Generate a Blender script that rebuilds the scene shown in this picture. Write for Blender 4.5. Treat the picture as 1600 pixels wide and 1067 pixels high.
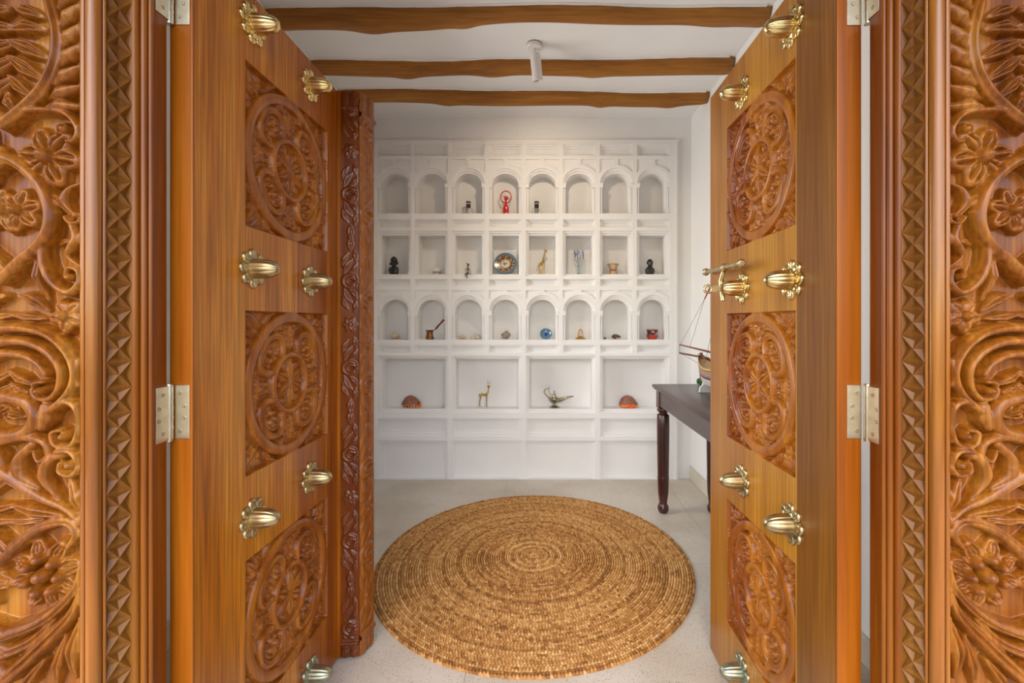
import bpy, bmesh, math, random
import numpy as np
from mathutils import Vector, Matrix
from mathutils.geometry import tessellate_polygon

random.seed(7)
for _o in list(bpy.data.objects): bpy.data.objects.remove(_o)
S = bpy.context.scene
COL = S.collection
PI = math.pi

# ------------------------------------------------------------------ camera, sky, light, exposure
F = 711.111; CX, CY, EYE = 848.0, 503.0, 1.37        # focal length / principal point of the photo in pixels, eye height
cam_d = bpy.data.cameras.new('camera'); cam_d.sensor_width = 36; cam_d.lens = 16
cam_d.shift_x = -(CX-800)/1600; cam_d.shift_y = -(533.5-CY)/1600; cam_d.clip_start = 0.02
cam = bpy.data.objects.new('camera', cam_d); COL.objects.link(cam)
cam.location = (0, 0, EYE); cam.rotation_euler = (PI/2, 0, 0)
S.camera = cam
S.view_settings.view_transform = 'Standard'; S.view_settings.look = 'None'
S.view_settings.gamma = 1; S.view_settings.use_curve_mapping = False
S.view_settings.exposure = 0.62
W = bpy.data.worlds.new('sky'); S.world = W; W.use_nodes = True
SKY = W.node_tree.nodes.new('ShaderNodeTexSky'); SKY.sky_type = 'NISHITA'; SKY.sun_disc = False
SKY.sun_elevation = math.radians(44); SKY.sun_rotation = math.radians(188); SKY.dust_density = 2.0; SKY.air_density = 1.0; SKY.ozone_density = 1.5
W.node_tree.links.new(SKY.outputs[0], W.node_tree.nodes['Background'].inputs[0])
W.node_tree.nodes['Background'].inputs[1].default_value = .34
def area_light(name, loc, rot, sx, sy, power, col):
    d = bpy.data.lights.new(name, 'AREA'); d.shape = 'RECTANGLE'; d.size = sx; d.size_y = sy; d.energy = power; d.color = col
    o = bpy.data.objects.new(name, d); COL.objects.link(o); o.location = loc; o.rotation_euler = rot
    return o
# fill light added at the invented left-wall window to brighten the room
area_light('added_window_fill', (-1.74, 2.75, 1.65), (0, -PI/2, 0), 1.5, 1.2, 46, (1.0, 0.97, 0.93))

def P(px, py, Y): return Vector(((px-CX)*Y/F, Y, EYE+(CY-py)*Y/F))

# ------------------------------------------------------------------ mesh helpers
class MB:
    def __init__(s): s.v = []; s.f = []; s.m = []
    def add(s, vs, fs, mi=0, T=None):
        o = len(s.v)
        if T is not None: vs = [T @ Vector(p) for p in vs]
        s.v += [tuple(p) for p in vs]; s.f += [tuple(i+o for i in f) for f in fs]; s.m += [mi]*len(fs)
    def box(s, x0, x1, y0, y1, z0, z1, mi=0, T=None):
        x0, x1 = min(x0, x1), max(x0, x1); y0, y1 = min(y0, y1), max(y0, y1); z0, z1 = min(z0, z1), max(z0, z1)
        s.add([(x0,y0,z0),(x1,y0,z0),(x1,y1,z0),(x0,y1,z0),(x0,y0,z1),(x1,y0,z1),(x1,y1,z1),(x0,y1,z1)],
              [(0,3,2,1),(4,5,6,7),(0,1,5,4),(1,2,6,5),(2,3,7,6),(3,0,4,7)], mi, T)
    def lathe(s, prof, n=24, T=None, flute=None, mi=0):
        vs = []; fs = []
        for k, (r, z) in enumerate(prof):
            for i in range(n):
                a = 2*PI*i/n; q = r*(flute(a, z) if flute else 1)
                vs.append((q*math.cos(a), q*math.sin(a), z))
        for k in range(len(prof)-1):
            for i in range(n):
                j = (i+1) % n
                fs.append((k*n+i, k*n+j, (k+1)*n+j, (k+1)*n+i))
        if prof[0][0] > 1e-5: fs.append(tuple(range(n-1, -1, -1)))
        if prof[-1][0] > 1e-5: fs.append(tuple((len(prof)-1)*n+i for i in range(n)))
        s.add(vs, fs, mi, T)
    def ell(s, c, r, nu=16, nv=10, R=None, mi=0):
        T = Matrix.Translation(c)
        if R is not None: T = T @ R.to_4x4()
        T = T @ Matrix.Diagonal((r[0], r[1], r[2], 1))
        s.lathe([(max(1e-6, math.sin(PI*k/nv)), -math.cos(PI*k/nv)) for k in range(nv+1)], nu, T, None, mi)
    def tube(s, pts, rad, n=8, mi=0, T=None, smooth=0):
        pts = [Vector(p) for p in pts]
        if not hasattr(rad, '__len__'): rad = [rad]*len(pts)
        if smooth:
            q = []; rr = []
            N = len(pts)
            for i in range(N-1):
                p0, p1, p2, p3 = pts[max(i-1, 0)], pts[i], pts[i+1], pts[min(i+2, N-1)]
                for k in range(smooth):
                    t = k/smooth
                    q.append(0.5*((2*p1)+(p2-p0)*t+(2*p0-5*p1+4*p2-p3)*t*t+(3*p1-p0-3*p2+p3)*t**3)); rr.append(rad[i]*(1-t)+rad[i+1]*t)
            q.append(pts[-1]); rr.append(rad[-1]); pts, rad = q, rr
        vs = []; fs = []; up = None
        for i, p in enumerate(pts):
            d = (pts[min(i+1, len(pts)-1)]-pts[max(i-1, 0)]).normalized()
            if up is None: up = d.orthogonal().normalized()
            up = (up-d*up.dot(d)).normalized() if (up-d*up.dot(d)).length > 1e-6 else d.orthogonal().normalized()
            w = d.cross(up)
            for k in range(n):
                a = 2*PI*k/n; vs.append(p+(up*math.cos(a)+w*math.sin(a))*rad[i])
        for i in range(len(pts)-1):
            for k in range(n):
                j = (k+1) % n; fs.append((i*n+k, i*n+j, (i+1)*n+j, (i+1)*n+k))
        fs.append(tuple(range(n-1, -1, -1))); fs.append(tuple((len(pts)-1)*n+k for k in range(n)))
        s.add(vs, fs, mi, T)
    def prism(s, poly, z0, z1, mi=0, T=None):          # polygon in x,y extruded along z (counter-clockwise)
        n = len(poly)
        vs = [(x, y, z0) for x, y in poly]+[(x, y, z1) for x, y in poly]
        fs = [tuple(range(n-1, -1, -1)), tuple(range(n, 2*n))]+[(i, (i+1) % n, n+(i+1) % n, n+i) for i in range(n)]
        s.add(vs, fs, mi, T)
    def mesh(s, name, mats, smooth=None, bevel=0, segs=2):
        me = bpy.data.meshes.new(name); me.from_pydata(s.v, [], s.f)
        for m in (mats if isinstance(mats, (list, tuple)) else [mats]): me.materials.append(m)
        if any(s.m): me.polygons.foreach_set('material_index', s.m)
        bm = bmesh.new(); bm.from_mesh(me); bmesh.ops.recalc_face_normals(bm, faces=bm.faces)
        if bevel:
            es = [e for e in bm.edges if len(e.link_faces) == 2 and e.calc_face_angle(0) > 0.6]
            bmesh.ops.bevel(bm, geom=es, offset=bevel, segments=segs, profile=0.5, affect='EDGES')
        bm.to_mesh(me); bm.free()
        finish(me, smooth)
        return me
    def build(s, name, mats, parent=None, smooth=None, bevel=0, loc=(0,0,0), remesh=0, segs=2):
        o = link(name, s.mesh(name, mats, smooth, bevel, segs), parent, loc)
        if remesh:
            r = o.modifiers.new('remesh', 'REMESH'); r.mode = 'VOXEL'; r.voxel_size = remesh; r.use_smooth_shade = True
            q = o.modifiers.new('smooth', 'SMOOTH'); q.iterations = 4
        return o
def finish(me, smooth):
    if smooth is not None:
        me.polygons.foreach_set('use_smooth', [True]*len(me.polygons))
        if smooth < 180: me.set_sharp_from_angle(angle=math.radians(smooth))
    me.update()
def link(name, data, parent=None, loc=(0,0,0)):
    o = bpy.data.objects.new(name, data); COL.objects.link(o); o.parent = parent; o.location = loc
    return o
def empty(name, loc=(0,0,0), rz=0):
    o = bpy.data.objects.new(name, None); COL.objects.link(o); o.location = loc; o.rotation_euler = (0,0,rz); o.empty_display_size = .05
    return o
def tag(o, label, cat=None, group=None, kind=None):
    if label: o['label'] = label
    if cat: o['category'] = cat
    if group: o['group'] = group
    if kind: o['kind'] = kind
    return o
def grid_mesh(name, V, mats, smooth=True, mi=None, close_u=False):
    """V: (ny,nx,3) array -> quads"""
    ny, nx = V.shape[:2]
    me = bpy.data.meshes.new(name)
    me.vertices.add(ny*nx); me.vertices.foreach_set('co', V.reshape(-1).astype(np.float32))
    j = np.arange(ny-1)[:, None]; i = np.arange(nx if close_u else nx-1)[None, :]; i2 = (i+1) % nx
    q = np.stack([j*nx+i+0*j, j*nx+i2, (j+1)*nx+i2, (j+1)*nx+i], -1).reshape(-1, 4)
    n = len(q)
    me.loops.add(4*n); me.loops.foreach_set('vertex_index', q.reshape(-1).astype(np.int32))
    me.polygons.add(n); me.polygons.foreach_set('loop_start', np.arange(0, 4*n, 4, dtype=np.int32))
    me.polygons.foreach_set('use_smooth', np.full(n, smooth))
    for m in (mats if isinstance(mats, (list, tuple)) else [mats]): me.materials.append(m)
    if mi is not None: me.polygons.foreach_set('material_index', mi.reshape(-1).astype(np.int32))
    me.update(calc_edges=True); me.validate()
    return me

# ------------------------------------------------------------------ carved relief painter (heights on a grid, units of your choice)
def crom(pts, step):
    pts = [np.array(p, float) for p in pts]; out = []
    N = len(pts)
    for i in range(N-1):
        p0, p1, p2, p3 = pts[max(i-1, 0)], pts[i], pts[i+1], pts[min(i+2, N-1)]
        n = max(2, int(np.linalg.norm(p2-p1)/step))
        for k in range(n):
            t = k/n
            out.append(0.5*((2*p1)+(p2-p0)*t+(2*p0-5*p1+4*p2-p3)*t*t+(3*p1-p0-3*p2+p3)*t**3))
    out.append(pts[-1]); return out
class Relief:
    def __init__(s, x0, x1, y0, y1, st):
        s.nx = int(round((x1-x0)/st))+1; s.ny = int(round((y1-y0)/st))+1; s.x0 = x0; s.y0 = y0; s.st = st
        s.X, s.Y = np.meshgrid(x0+st*np.arange(s.nx), y0+st*np.arange(s.ny)); s.H = np.zeros((s.ny, s.nx))
    def win(s, cx, cy, r):
        i0 = max(0, int((cx-r-s.x0)/s.st)); i1 = min(s.nx, int((cx+r-s.x0)/s.st)+2)
        j0 = max(0, int((cy-r-s.y0)/s.st)); j1 = min(s.ny, int((cy+r-s.y0)/s.st)+2)
        return (slice(j0, j1), slice(i0, i1)) if i1 > i0 and j1 > j0 else None
    def stamp(s, cx, cy, w, h, p=0.5, base=0):
        k = s.win(cx, cy, w)
        if k is None: return
        d2 = ((s.X[k]-cx)**2+(s.Y[k]-cy)**2)/(w*w)
        s.H[k] = np.maximum(s.H[k], np.where(d2 < 1, base+h*np.clip(1-d2, 0, 1)**p, 0))
    def cut(s, cx, cy, w, dep):
        k = s.win(cx, cy, w)
        if k is None: return
        d2 = ((s.X[k]-cx)**2+(s.Y[k]-cy)**2)/(w*w)
        s.C[k] = np.maximum(s.C[k], dep*np.clip(1-d2, 0, 1))
    def stroke(s, pts, w0, w1, h, wm=None, groove=0, p=0.36, gs=(0,)):
        """rounded band; width w0 -> wm -> w1; grooves run along it at offsets gs (fractions of the width)"""
        q = crom(pts, s.st*0.8); n = len(q)
        for i, c in enumerate(q):
            t = i/(n-1); w = (w0*(1-t)+w1*t) if wm is None else (w0*(1-2*t)+wm*2*t if t < .5 else wm*(2-2*t)+w1*(2*t-1))
            s.stamp(c[0], c[1], max(w, .3*s.st), h*min(1, .45+.55*w/max(w0, w1, wm or 0)), p)
        if groove:
            s.C = np.zeros_like(s.H)
            for i, c in enumerate(q):
                t = i/(n-1); d = q[min(i+1, n-1)]-q[max(i-1, 0)]; L = np.hypot(*d)+1e-9; nn = np.array([-d[1], d[0]])/L
                w = (w0*(1-t)+w1*t) if wm is None else (w0*(1-2*t)+wm*2*t if t < .5 else wm*(2-2*t)+w1*(2*t-1))
                for g in gs:
                    c2 = c+nn*w*g; s.cut(c2[0], c2[1], max(1.3*s.st, w*.22), groove*h*min(1, 4*t, 4*(1-t)+.2))
            s.H -= s.C
    def leaf(s, a, b, w, h, bend=0, groove=.4, gs=(0,)):
        a = np.array(a, float); b = np.array(b, float); d = b-a; nn = np.array([-d[1], d[0]])
        m = (a+b)/2+nn*bend
        s.stroke([a, m, b], w*.35, w*.08, h, wm=w, groove=groove, p=.42, gs=gs)
    def ring(s, cx, cy, r, w, h, p=.35):
        k = s.win(cx, cy, r+w)
        if k is None: return
        d = np.abs(np.hypot(s.X[k]-cx, s.Y[k]-cy)-r)/w
        s.H[k] = np.maximum(s.H[k], np.where(d < 1, h*np.clip(1-d*d, 0, 1)**p, 0))
    def flower(s, cx, cy, r, n, h, rot=0, boss=.28, groove=.4, sq=1):
        for k in range(n):
            a = rot+2*PI*k/n; c, sn = math.cos(a), math.sin(a)
            w = r*math.sin(PI/n)*.8; s.stroke([(cx+.2*r*c, cy+.2*r*sn), (cx+.55*r*c, cy+.55*r*sn), (cx+(r-.5*w)*c, cy+(r-.5*w)*sn)], w*.35, w*.62, h*.74, wm=w, groove=groove, p=.35, gs=(-.35, .35) if groove and r > 24*s.st else (0,))
        s.stamp(cx, cy, r*boss, h*1.15, .5)
    def spiral(s, cx, cy, r, turns, a0, w, h, sg=1, groove=0):
        n = int(14*abs(turns))+4; pts = []
        for i in range(n+1):
            t = i/n; a = a0+sg*2*PI*turns*t; q = r*(1-t*.78); pts.append((cx+q*math.cos(a), cy+q*math.sin(a)))
        s.stroke(pts, w, w*.45, h, groove=groove, gs=(.1,))
        s.stamp(cx, cy, r*.24, h*1.05, .5)
    def blur(s, n=1):
        for _ in range(n):
            h = np.pad(s.H, 1, mode='edge')
            s.H = (4*h[1:-1, 1:-1]+2*(h[:-2, 1:-1]+h[2:, 1:-1]+h[1:-1, :-2]+h[1:-1, 2:])+h[:-2, :-2]+h[:-2, 2:]+h[2:, :-2]+h[2:, 2:])/16

# ------------------------------------------------------------------ materials
def srgb(r, g, b):
    f = lambda c: (c/255)/12.92 if c/255 <= .04045 else ((c/255+.055)/1.055)**2.4
    return (f(r), f(g), f(b), 1)
def nodes(name):
    m = bpy.data.materials.new(name); m.use_nodes = True; nt = m.node_tree
    return m, nt, nt.nodes['Principled BSDF'], (lambda t: nt.nodes.new('ShaderNode'+t)), nt.links.new
def plain(name, col, rough=.5, metal=0, coat=0, spec=.5, bump=0, bscale=80, var=0, vscale=12):
    m, nt, b, N, L = nodes(name)
    b.inputs['Base Color'].default_value = col; b.inputs['Roughness'].default_value = rough; b.inputs['Metallic'].default_value = metal
    b.inputs['Coat Weight'].default_value = coat; b.inputs['Coat Roughness'].default_value = .12; b.inputs['Specular IOR Level'].default_value = spec
    tc = N('TexCoord')
    if bump:
        n = N('TexNoise'); n.inputs['Scale'].default_value = bscale; n.inputs['Detail'].default_value = 4; L(tc.outputs['Object'], n.inputs['Vector'])
        bp = N('Bump'); bp.inputs['Strength'].default_value = bump; bp.inputs['Distance'].default_value = .004
        L(n.outputs['Fac'], bp.inputs['Height']); L(bp.outputs['Normal'], b.inputs['Normal'])
    if var:
        n2 = N('TexNoise'); n2.inputs['Scale'].default_value = vscale; n2.inputs['Detail'].default_value = 5; L(tc.outputs['Object'], n2.inputs['Vector'])
        r = N('ValToRGB'); r.color_ramp.elements[0].position = .3; r.color_ramp.elements[1].position = .7
        r.color_ramp.elements[0].color = tuple(c*(1-var) for c in col[:3])+(1,); r.color_ramp.elements[1].color = tuple(min(1, c*(1+var)) for c in col[:3])+(1,)
        L(n2.outputs['Fac'], r.inputs['Fac']); L(r.outputs['Color'], b.inputs['Base Color'])
    return m
def wood(name, dark, mid, light, axis='Z', rough=.32, coat=.35, scale=16, stretch=.06, figure=0, fine=.25, edge=0, k=1, sg_=1.0, spec=.4):
    dark, mid, light = [(c[0]*k, c[1]*k*sg_, c[2]*k*.38, 1) for c in (dark, mid, light)] if k != 1 else (dark, mid, light)
    m, nt, b, N, L = nodes(name)
    tc = N('TexCoord'); oi = N('ObjectInfo'); mp = N('Mapping')
    sc = [scale]*3; sc['XYZ'.index(axis)] = scale*stretch
    mp.inputs['Scale'].default_value = sc
    off = N('VectorMath'); off.operation = 'SCALE'; off.inputs[0].default_value = (31, 17, 53); L(oi.outputs['Random'], off.inputs['Scale'])
    add = N('VectorMath'); add.operation = 'ADD'; L(tc.outputs['Object'], mp.inputs['Vector']); L(mp.outputs['Vector'], add.inputs[0]); L(off.outputs['Vector'], add.inputs[1])
    n = N('TexNoise'); n.inputs['Scale'].default_value = 1; n.inputs['Detail'].default_value = 5; n.inputs['Distortion'].default_value = .5+figure; n.inputs['Roughness'].default_value = .55
    L(add.outputs['Vector'], n.inputs['Vector'])
    src = n.outputs['Fac']
    if figure:
        w = N('TexWave'); w.bands_direction = 'X' if axis != 'X' else 'Y'; w.inputs['Scale'].default_value = .35; w.inputs['Distortion'].default_value = 7*figure; w.inputs['Detail'].default_value = 3
        L(add.outputs['Vector'], w.inputs['Vector']); mx = N('Mix'); mx.inputs['Factor'].default_value = .45; L(n.outputs['Fac'], mx.inputs['A']); L(w.outputs['Fac'], mx.inputs['B']); src = mx.outputs['Result']
    r = N('ValToRGB'); e = r.color_ramp.elements; e[0].position = .3; e[0].color = dark; e[1].position = .72; e[1].color = light
    x = e.new(.5); x.color = mid
    L(src, r.inputs['Fac'])
    m2 = N('Mapping'); s2 = [scale*9]*3; s2['XYZ'.index(axis)] = scale*.25; m2.inputs['Scale'].default_value = s2
    f = N('TexNoise'); f.inputs['Scale'].default_value = 1; f.inputs['Detail'].default_value = 3; L(tc.outputs['Object'], m2.inputs['Vector']); L(m2.outputs['Vector'], f.inputs['Vector'])
    fr = N('MapRange'); fr.inputs['From Min'].default_value = .35; fr.inputs['From Max'].default_value = .65; fr.inputs['To Min'].default_value = 1-fine; fr.inputs['To Max'].default_value = 1
    L(f.outputs['Fac'], fr.inputs['Value'])
    mu = N('Mix'); mu.data_type = 'RGBA'; mu.blend_type = 'MULTIPLY'; mu.inputs['Factor'].default_value = 1; L(r.outputs['Color'], mu.inputs['A']); L(fr.outputs['Result'], mu.inputs['B'])
    L(mu.outputs['Result'], b.inputs['Base Color'])
    b.inputs['Roughness'].default_value = rough; b.inputs['Coat Weight'].default_value = coat; b.inputs['Coat Roughness'].default_value = .15; b.inputs['Specular IOR Level'].default_value = spec
    bp = N('Bump'); bp.inputs['Strength'].default_value = .08; bp.inputs['Distance'].default_value = .002; L(f.outputs['Fac'], bp.inputs['Height'])
    if edge:
        be = N('Bevel'); be.samples = 3; be.inputs['Radius'].default_value = edge; L(be.outputs['Normal'], bp.inputs['Normal'])
    L(bp.outputs['Normal'], b.inputs['Normal'])
    return m
def plaster(name, col, bump=.12, scale=9, rad=.004):
    m, nt, b, N, L = nodes(name)
    tc = N('TexCoord'); n = N('TexNoise'); n.inputs['Scale'].default_value = scale; n.inputs['Detail'].default_value = 4; L(tc.outputs['Object'], n.inputs['Vector'])
    bp = N('Bump'); bp.inputs['Strength'].default_value = bump; bp.inputs['Distance'].default_value = .02; L(n.outputs['Fac'], bp.inputs['Height'])
    if rad:
        be = N('Bevel'); be.samples = 4; be.inputs['Radius'].default_value = rad; L(be.outputs['Normal'], bp.inputs['Normal'])
    L(bp.outputs['Normal'], b.inputs['Normal'])
    n2 = N('TexNoise'); n2.inputs['Scale'].default_value = 2.2; n2.inputs['Detail'].default_value = 6; L(tc.outputs['Object'], n2.inputs['Vector'])
    r = N('ValToRGB'); r.color_ramp.elements[0].color = tuple(c*.96 for c in col[:3])+(1,); r.color_ramp.elements[1].color = col
    r.color_ramp.elements[0].position = .35; r.color_ramp.elements[1].position = .6
    L(n2.outputs['Fac'], r.inputs['Fac']); L(r.outputs['Color'], b.inputs['Base Color'])
    b.inputs['Roughness'].default_value = .75; b.inputs['Specular IOR Level'].default_value = .25
    return m
def glass(name, col, rough=.02):
    m, nt, b, N, L = nodes(name)
    b.inputs['Base Color'].default_value = col; b.inputs['Roughness'].default_value = rough; b.inputs['Transmission Weight'].default_value = 1; b.inputs['IOR'].default_value = 1.45
    return m
def metal(name, col, rough, tarnish, tscale=25):
    m, nt, b, N, L = nodes(name)
    tc = N('TexCoord'); n = N('TexNoise'); n.inputs['Scale'].default_value = tscale; n.inputs['Detail'].default_value = 5; L(tc.outputs['Object'], n.inputs['Vector'])
    r = N('ValToRGB'); r.color_ramp.elements[0].position = .35; r.color_ramp.elements[1].position = .68; r.color_ramp.elements[0].color = col; r.color_ramp.elements[1].color = tarnish
    L(n.outputs['Fac'], r.inputs['Fac']); L(r.outputs['Color'], b.inputs['Base Color'])
    b.inputs['Metallic'].default_value = 1; b.inputs['Roughness'].default_value = rough
    return m
M = {}
M['white'] = plaster('white_plaster', (.85, .84, .82, 1), .05, 7, 0)
M['white_smooth'] = plaster('white_wall', (.85, .84, .82, 1), .06, 4, 0)
M['outside'] = plaster('outside_plaster', (.50, .46, .40, 1), .1, 6, 0)
M['frame'] = wood('frame_wood', srgb(136, 72, 26), srgb(182, 110, 48), srgb(214, 150, 84), rough=.3, coat=0.15, scale=16, stretch=.05, fine=.4, k=0.66, spec=0.25, sg_=0.91)
M['torus'] = wood('glossy_moulding_wood', srgb(150, 84, 34), srgb(184, 113, 52), srgb(204, 138, 74), rough=.22, coat=0.4, scale=14, fine=.3, k=0.68, spec=0.4, sg_=0.93)
M['band'] = wood('band_wood', srgb(136, 82, 34), srgb(164, 104, 48), srgb(186, 128, 66), rough=.42, coat=0.12, scale=18, fine=.18, k=0.56, spec=0.25, sg_=0.95)
M['bead'] = wood('bead_wood', srgb(140, 70, 26), srgb(168, 94, 38), srgb(188, 118, 56), rough=.28, coat=0.2, scale=18, fine=.18, k=0.6, spec=0.3, sg_=0.95)
M['jamb'] = wood('jamb_wood', srgb(120, 50, 16), srgb(148, 68, 22), srgb(168, 88, 32), rough=.3, coat=0.15, scale=16, fine=.25, k=0.72, sg_=1.2, spec=0.25)
M['leafL'] = wood('door_wood_honey', srgb(160, 86, 26), srgb(190, 116, 44), srgb(214, 146, 68), rough=.33, coat=0.12, scale=15, stretch=.045, fine=.45, k=1.05, spec=0.3, sg_=0.95)
M['leafL2'] = wood('door_wood_amber', srgb(138, 66, 18), srgb(172, 94, 30), srgb(196, 122, 48), rough=.33, coat=0.12, scale=17, stretch=.045, fine=.45, k=0.95, spec=0.3, sg_=0.95)
M['edge'] = wood('door_edge_wood', srgb(170, 82, 26), srgb(202, 108, 40), srgb(220, 132, 60), rough=.3, coat=0.1, scale=12, stretch=.05, fine=.2, k=0.58, spec=0.3, sg_=1.08)
M['carveL'] = wood('carved_wood_amber', srgb(140, 72, 22), srgb(172, 98, 36), srgb(196, 124, 54), rough=.33, coat=0.15, scale=20, axis='Y', stretch=.1, fine=0.3, k=0.85, spec=0.3, sg_=0.93)
M['plankA'] = wood('plank_wood_brown', srgb(140, 86, 46), srgb(160, 102, 58), srgb(178, 120, 74), rough=.33, coat=0.12, scale=13, stretch=.05, figure=.5, fine=0.32, k=0.92, spec=0.3)
M['plankB'] = wood('plank_wood_gold', srgb(176, 112, 48), srgb(196, 132, 64), srgb(212, 150, 84), rough=.33, coat=0.12, scale=13, stretch=.04, fine=0.32, k=0.92, spec=0.3)
M['plankC'] = wood('plank_wood_tan', srgb(160, 98, 50), srgb(180, 116, 64), srgb(196, 134, 82), rough=.33, coat=0.12, scale=13, stretch=.04, fine=0.32, k=0.86, spec=0.3)
M['carveR1'] = wood('carved_wood_red', srgb(136, 66, 22), srgb(166, 88, 32), srgb(188, 112, 48), rough=.33, coat=0.15, scale=20, axis='Y', stretch=.1, fine=0.3, k=0.75, spec=0.3, sg_=0.93)
M['carveR2'] = wood('carved_wood_gold', srgb(160, 90, 30), srgb(188, 114, 44), srgb(206, 136, 64), rough=.33, coat=0.15, scale=20, axis='Y', stretch=.1, fine=0.3, k=0.88, spec=0.3, sg_=0.93)
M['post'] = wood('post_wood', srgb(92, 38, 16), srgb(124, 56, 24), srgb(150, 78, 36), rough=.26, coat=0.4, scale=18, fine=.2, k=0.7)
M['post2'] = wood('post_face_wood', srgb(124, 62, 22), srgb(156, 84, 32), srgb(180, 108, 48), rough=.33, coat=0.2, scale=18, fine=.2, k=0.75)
M['beam'] = wood('beam_wood', srgb(150, 92, 46), srgb(172, 110, 58), srgb(190, 130, 78), axis='X', rough=.55, coat=0, scale=11, stretch=.12, fine=.3, k=.9)
M['table'] = wood('mahogany', srgb(44, 18, 14), srgb(62, 26, 18), srgb(84, 36, 24), rough=.28, coat=.5, scale=14, fine=.25)
M['tabletop'] = wood('dark_tabletop', srgb(56, 40, 38), srgb(72, 52, 48), srgb(86, 66, 60), axis='Y', rough=.38, coat=.3, scale=10, fine=.25)
M['brass'] = metal('polished_brass', (.78, .60, .28, 1), .24, (.62, .46, .20, 1))
M['brass_old'] = metal('weathered_brass', (.60, .47, .24, 1), .34, (.36, .30, .18, 1), 40)
M['brass_green'] = metal('greened_brass', (.46, .42, .28, 1), .4, (.26, .32, .26, 1), 40)
M['steel'] = metal('brushed_nickel', (.66, .60, .48, 1), .36, (.56, .49, .36, 1), 30)
M['screw'] = metal('screw_metal', (.50, .43, .30, 1), .35, (.32, .26, .18, 1), 60)
# ------------------------------------------------------------------ the room shell
ROOF = 3.158; XL, XR = -1.58, 1.30; YB = 3.96; YF = 1.055; PX = YB/F
def struct(o, label=None, cat=None): o['kind'] = 'structure'; return tag(o, label, cat)

def terrazzo():
    m, nt, b, N, L = nodes('terrazzo')
    tc = N('TexCoord')
    n = N('TexNoise'); n.inputs['Scale'].default_value = 1.6; n.inputs['Detail'].default_value = 6; L(tc.outputs['Object'], n.inputs['Vector'])
    r = N('ValToRGB'); r.color_ramp.elements[0].position = .35; r.color_ramp.elements[0].color = (.50, .43, .33, 1); r.color_ramp.elements[1].position = .6; r.color_ramp.elements[1].color = (.64, .58, .49, 1)
    L(n.outputs['Fac'], r.inputs['Fac'])
    col = r.outputs['Color']
    for sc, th, c in ((150, .30, (.30, .25, .19, 1)), (230, .32, (.80, .76, .68, 1)), (110, .05, (.22, .18, .14, 1))):
        v = N('TexVoronoi'); v.inputs['Scale'].default_value = sc; L(tc.outputs['Object'], v.inputs['Vector'])
        w = N('SeparateColor'); L(v.outputs['Color'], w.inputs['Color'])
        lt = N('Math'); lt.operation = 'LESS_THAN'; lt.inputs[1].default_value = th; L(w.outputs['Red'], lt.inputs[0])
        d = N('Math'); d.operation = 'LESS_THAN'; d.inputs[1].default_value = .34; L(v.outputs['Distance'], d.inputs[0])
        mu = N('Math'); mu.operation = 'MULTIPLY'; L(lt.outputs[0], mu.inputs[0]); L(d.outputs[0], mu.inputs[1])
        k = N('Math'); k.operation = 'MULTIPLY'; k.inputs[1].default_value = .7; L(mu.outputs[0], k.inputs[0])
        mx = N('Mix'); mx.data_type = 'RGBA'; L(k.outputs[0], mx.inputs['Factor']); L(col, mx.inputs['A']); mx.inputs['B'].default_value = c; col = mx.outputs['Result']
    L(col, b.inputs['Base Color']); b.inputs['Roughness'].default_value = .42
    return m
M['terrazzo'] = terrazzo()
M['grout'] = plain('floor_joint', (.38, .33, .26, 1), .8)

fl = MB(); fl.box(XL-.1, XR+.1, .9, YB+.3, -.1, -.004)
floor = struct(fl.build('floor', M['grout']), 'pale speckled terrazzo floor laid in large slabs')
xs = [XL, -.30, 1.045, XR]; ys = [.9, 2.58, 3.835, 4.0]
for i in range(3):
    for j in range(3):
        b_ = MB(); b_.box(xs[i]+.001, xs[i+1]-.001, ys[j]+.001, ys[j+1]-.001, -.02, 0)
        b_.build('slab', M['terrazzo'], floor)
tr = MB(); tr.box(-5, 5, -5, .895, -.12, -.015)
M['terrace'] = plain('terrace_stone', (.58, .50, .40, 1), .7, bump=.2, var=.08, vscale=3)
struct(tr.build('floor_terrace', M['terrace']), 'plain stone terrace in front of the doorway')
def rough_grid(name, mat, fn, nu, nv):
    V = np.zeros((nv, nu, 3))
    for j in range(nv):
        for i in range(nu): V[j, i] = fn(i/(nu-1), j/(nv-1))
    return grid_mesh(name, V, mat)
ce = MB(); ce.box(XL-.12, XR+.12, YF-.1, YB+.3, ROOF, ROOF+.12)
struct(ce.build('ceiling', M['white_smooth']), 'white plastered ceiling above the log beams')
wr = MB(); wr.box(XR, XR+.12, YF, YB+.3, 0, ROOF)
struct(wr.build('wall_right', M['white_smooth']), 'white plaster wall behind the dark table')
wl = MB(); wy0, wy1, wz0, wz1 = 2.15, 3.35, .9, 2.4
for a in ((YF, wy0, 0, ROOF), (wy1, YB+.3, 0, ROOF), (wy0, wy1, 0, wz0), (wy0, wy1, wz1, ROOF)): wl.box(XL-.12, XL, a[0], a[1], a[2], a[3])
struct(wl.build('wall_left', M['white_smooth']), 'white plaster wall behind the left door leaf')
wf = MB()
for a in ((-5, -.057-.905, 0, 3.7), (-.057+.905, 5, 0, 3.7), (-.962, .848, 2.73, 3.7)): wf.box(a[0], a[1], .97, YF-.002, a[2], a[3])
struct(wf.build('wall_front', M['outside']), 'outer wall around the carved doorway')
pc = MB(); pc.box(-5, 5, -.45, .968, 2.95, 3.1)  # unseen roof slab, added to block high sky and make the light more frontal
struct(pc.build('added_porch_roof', M['outside']), 'added unseen roof that cuts overhead sky light at the doorway')
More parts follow.
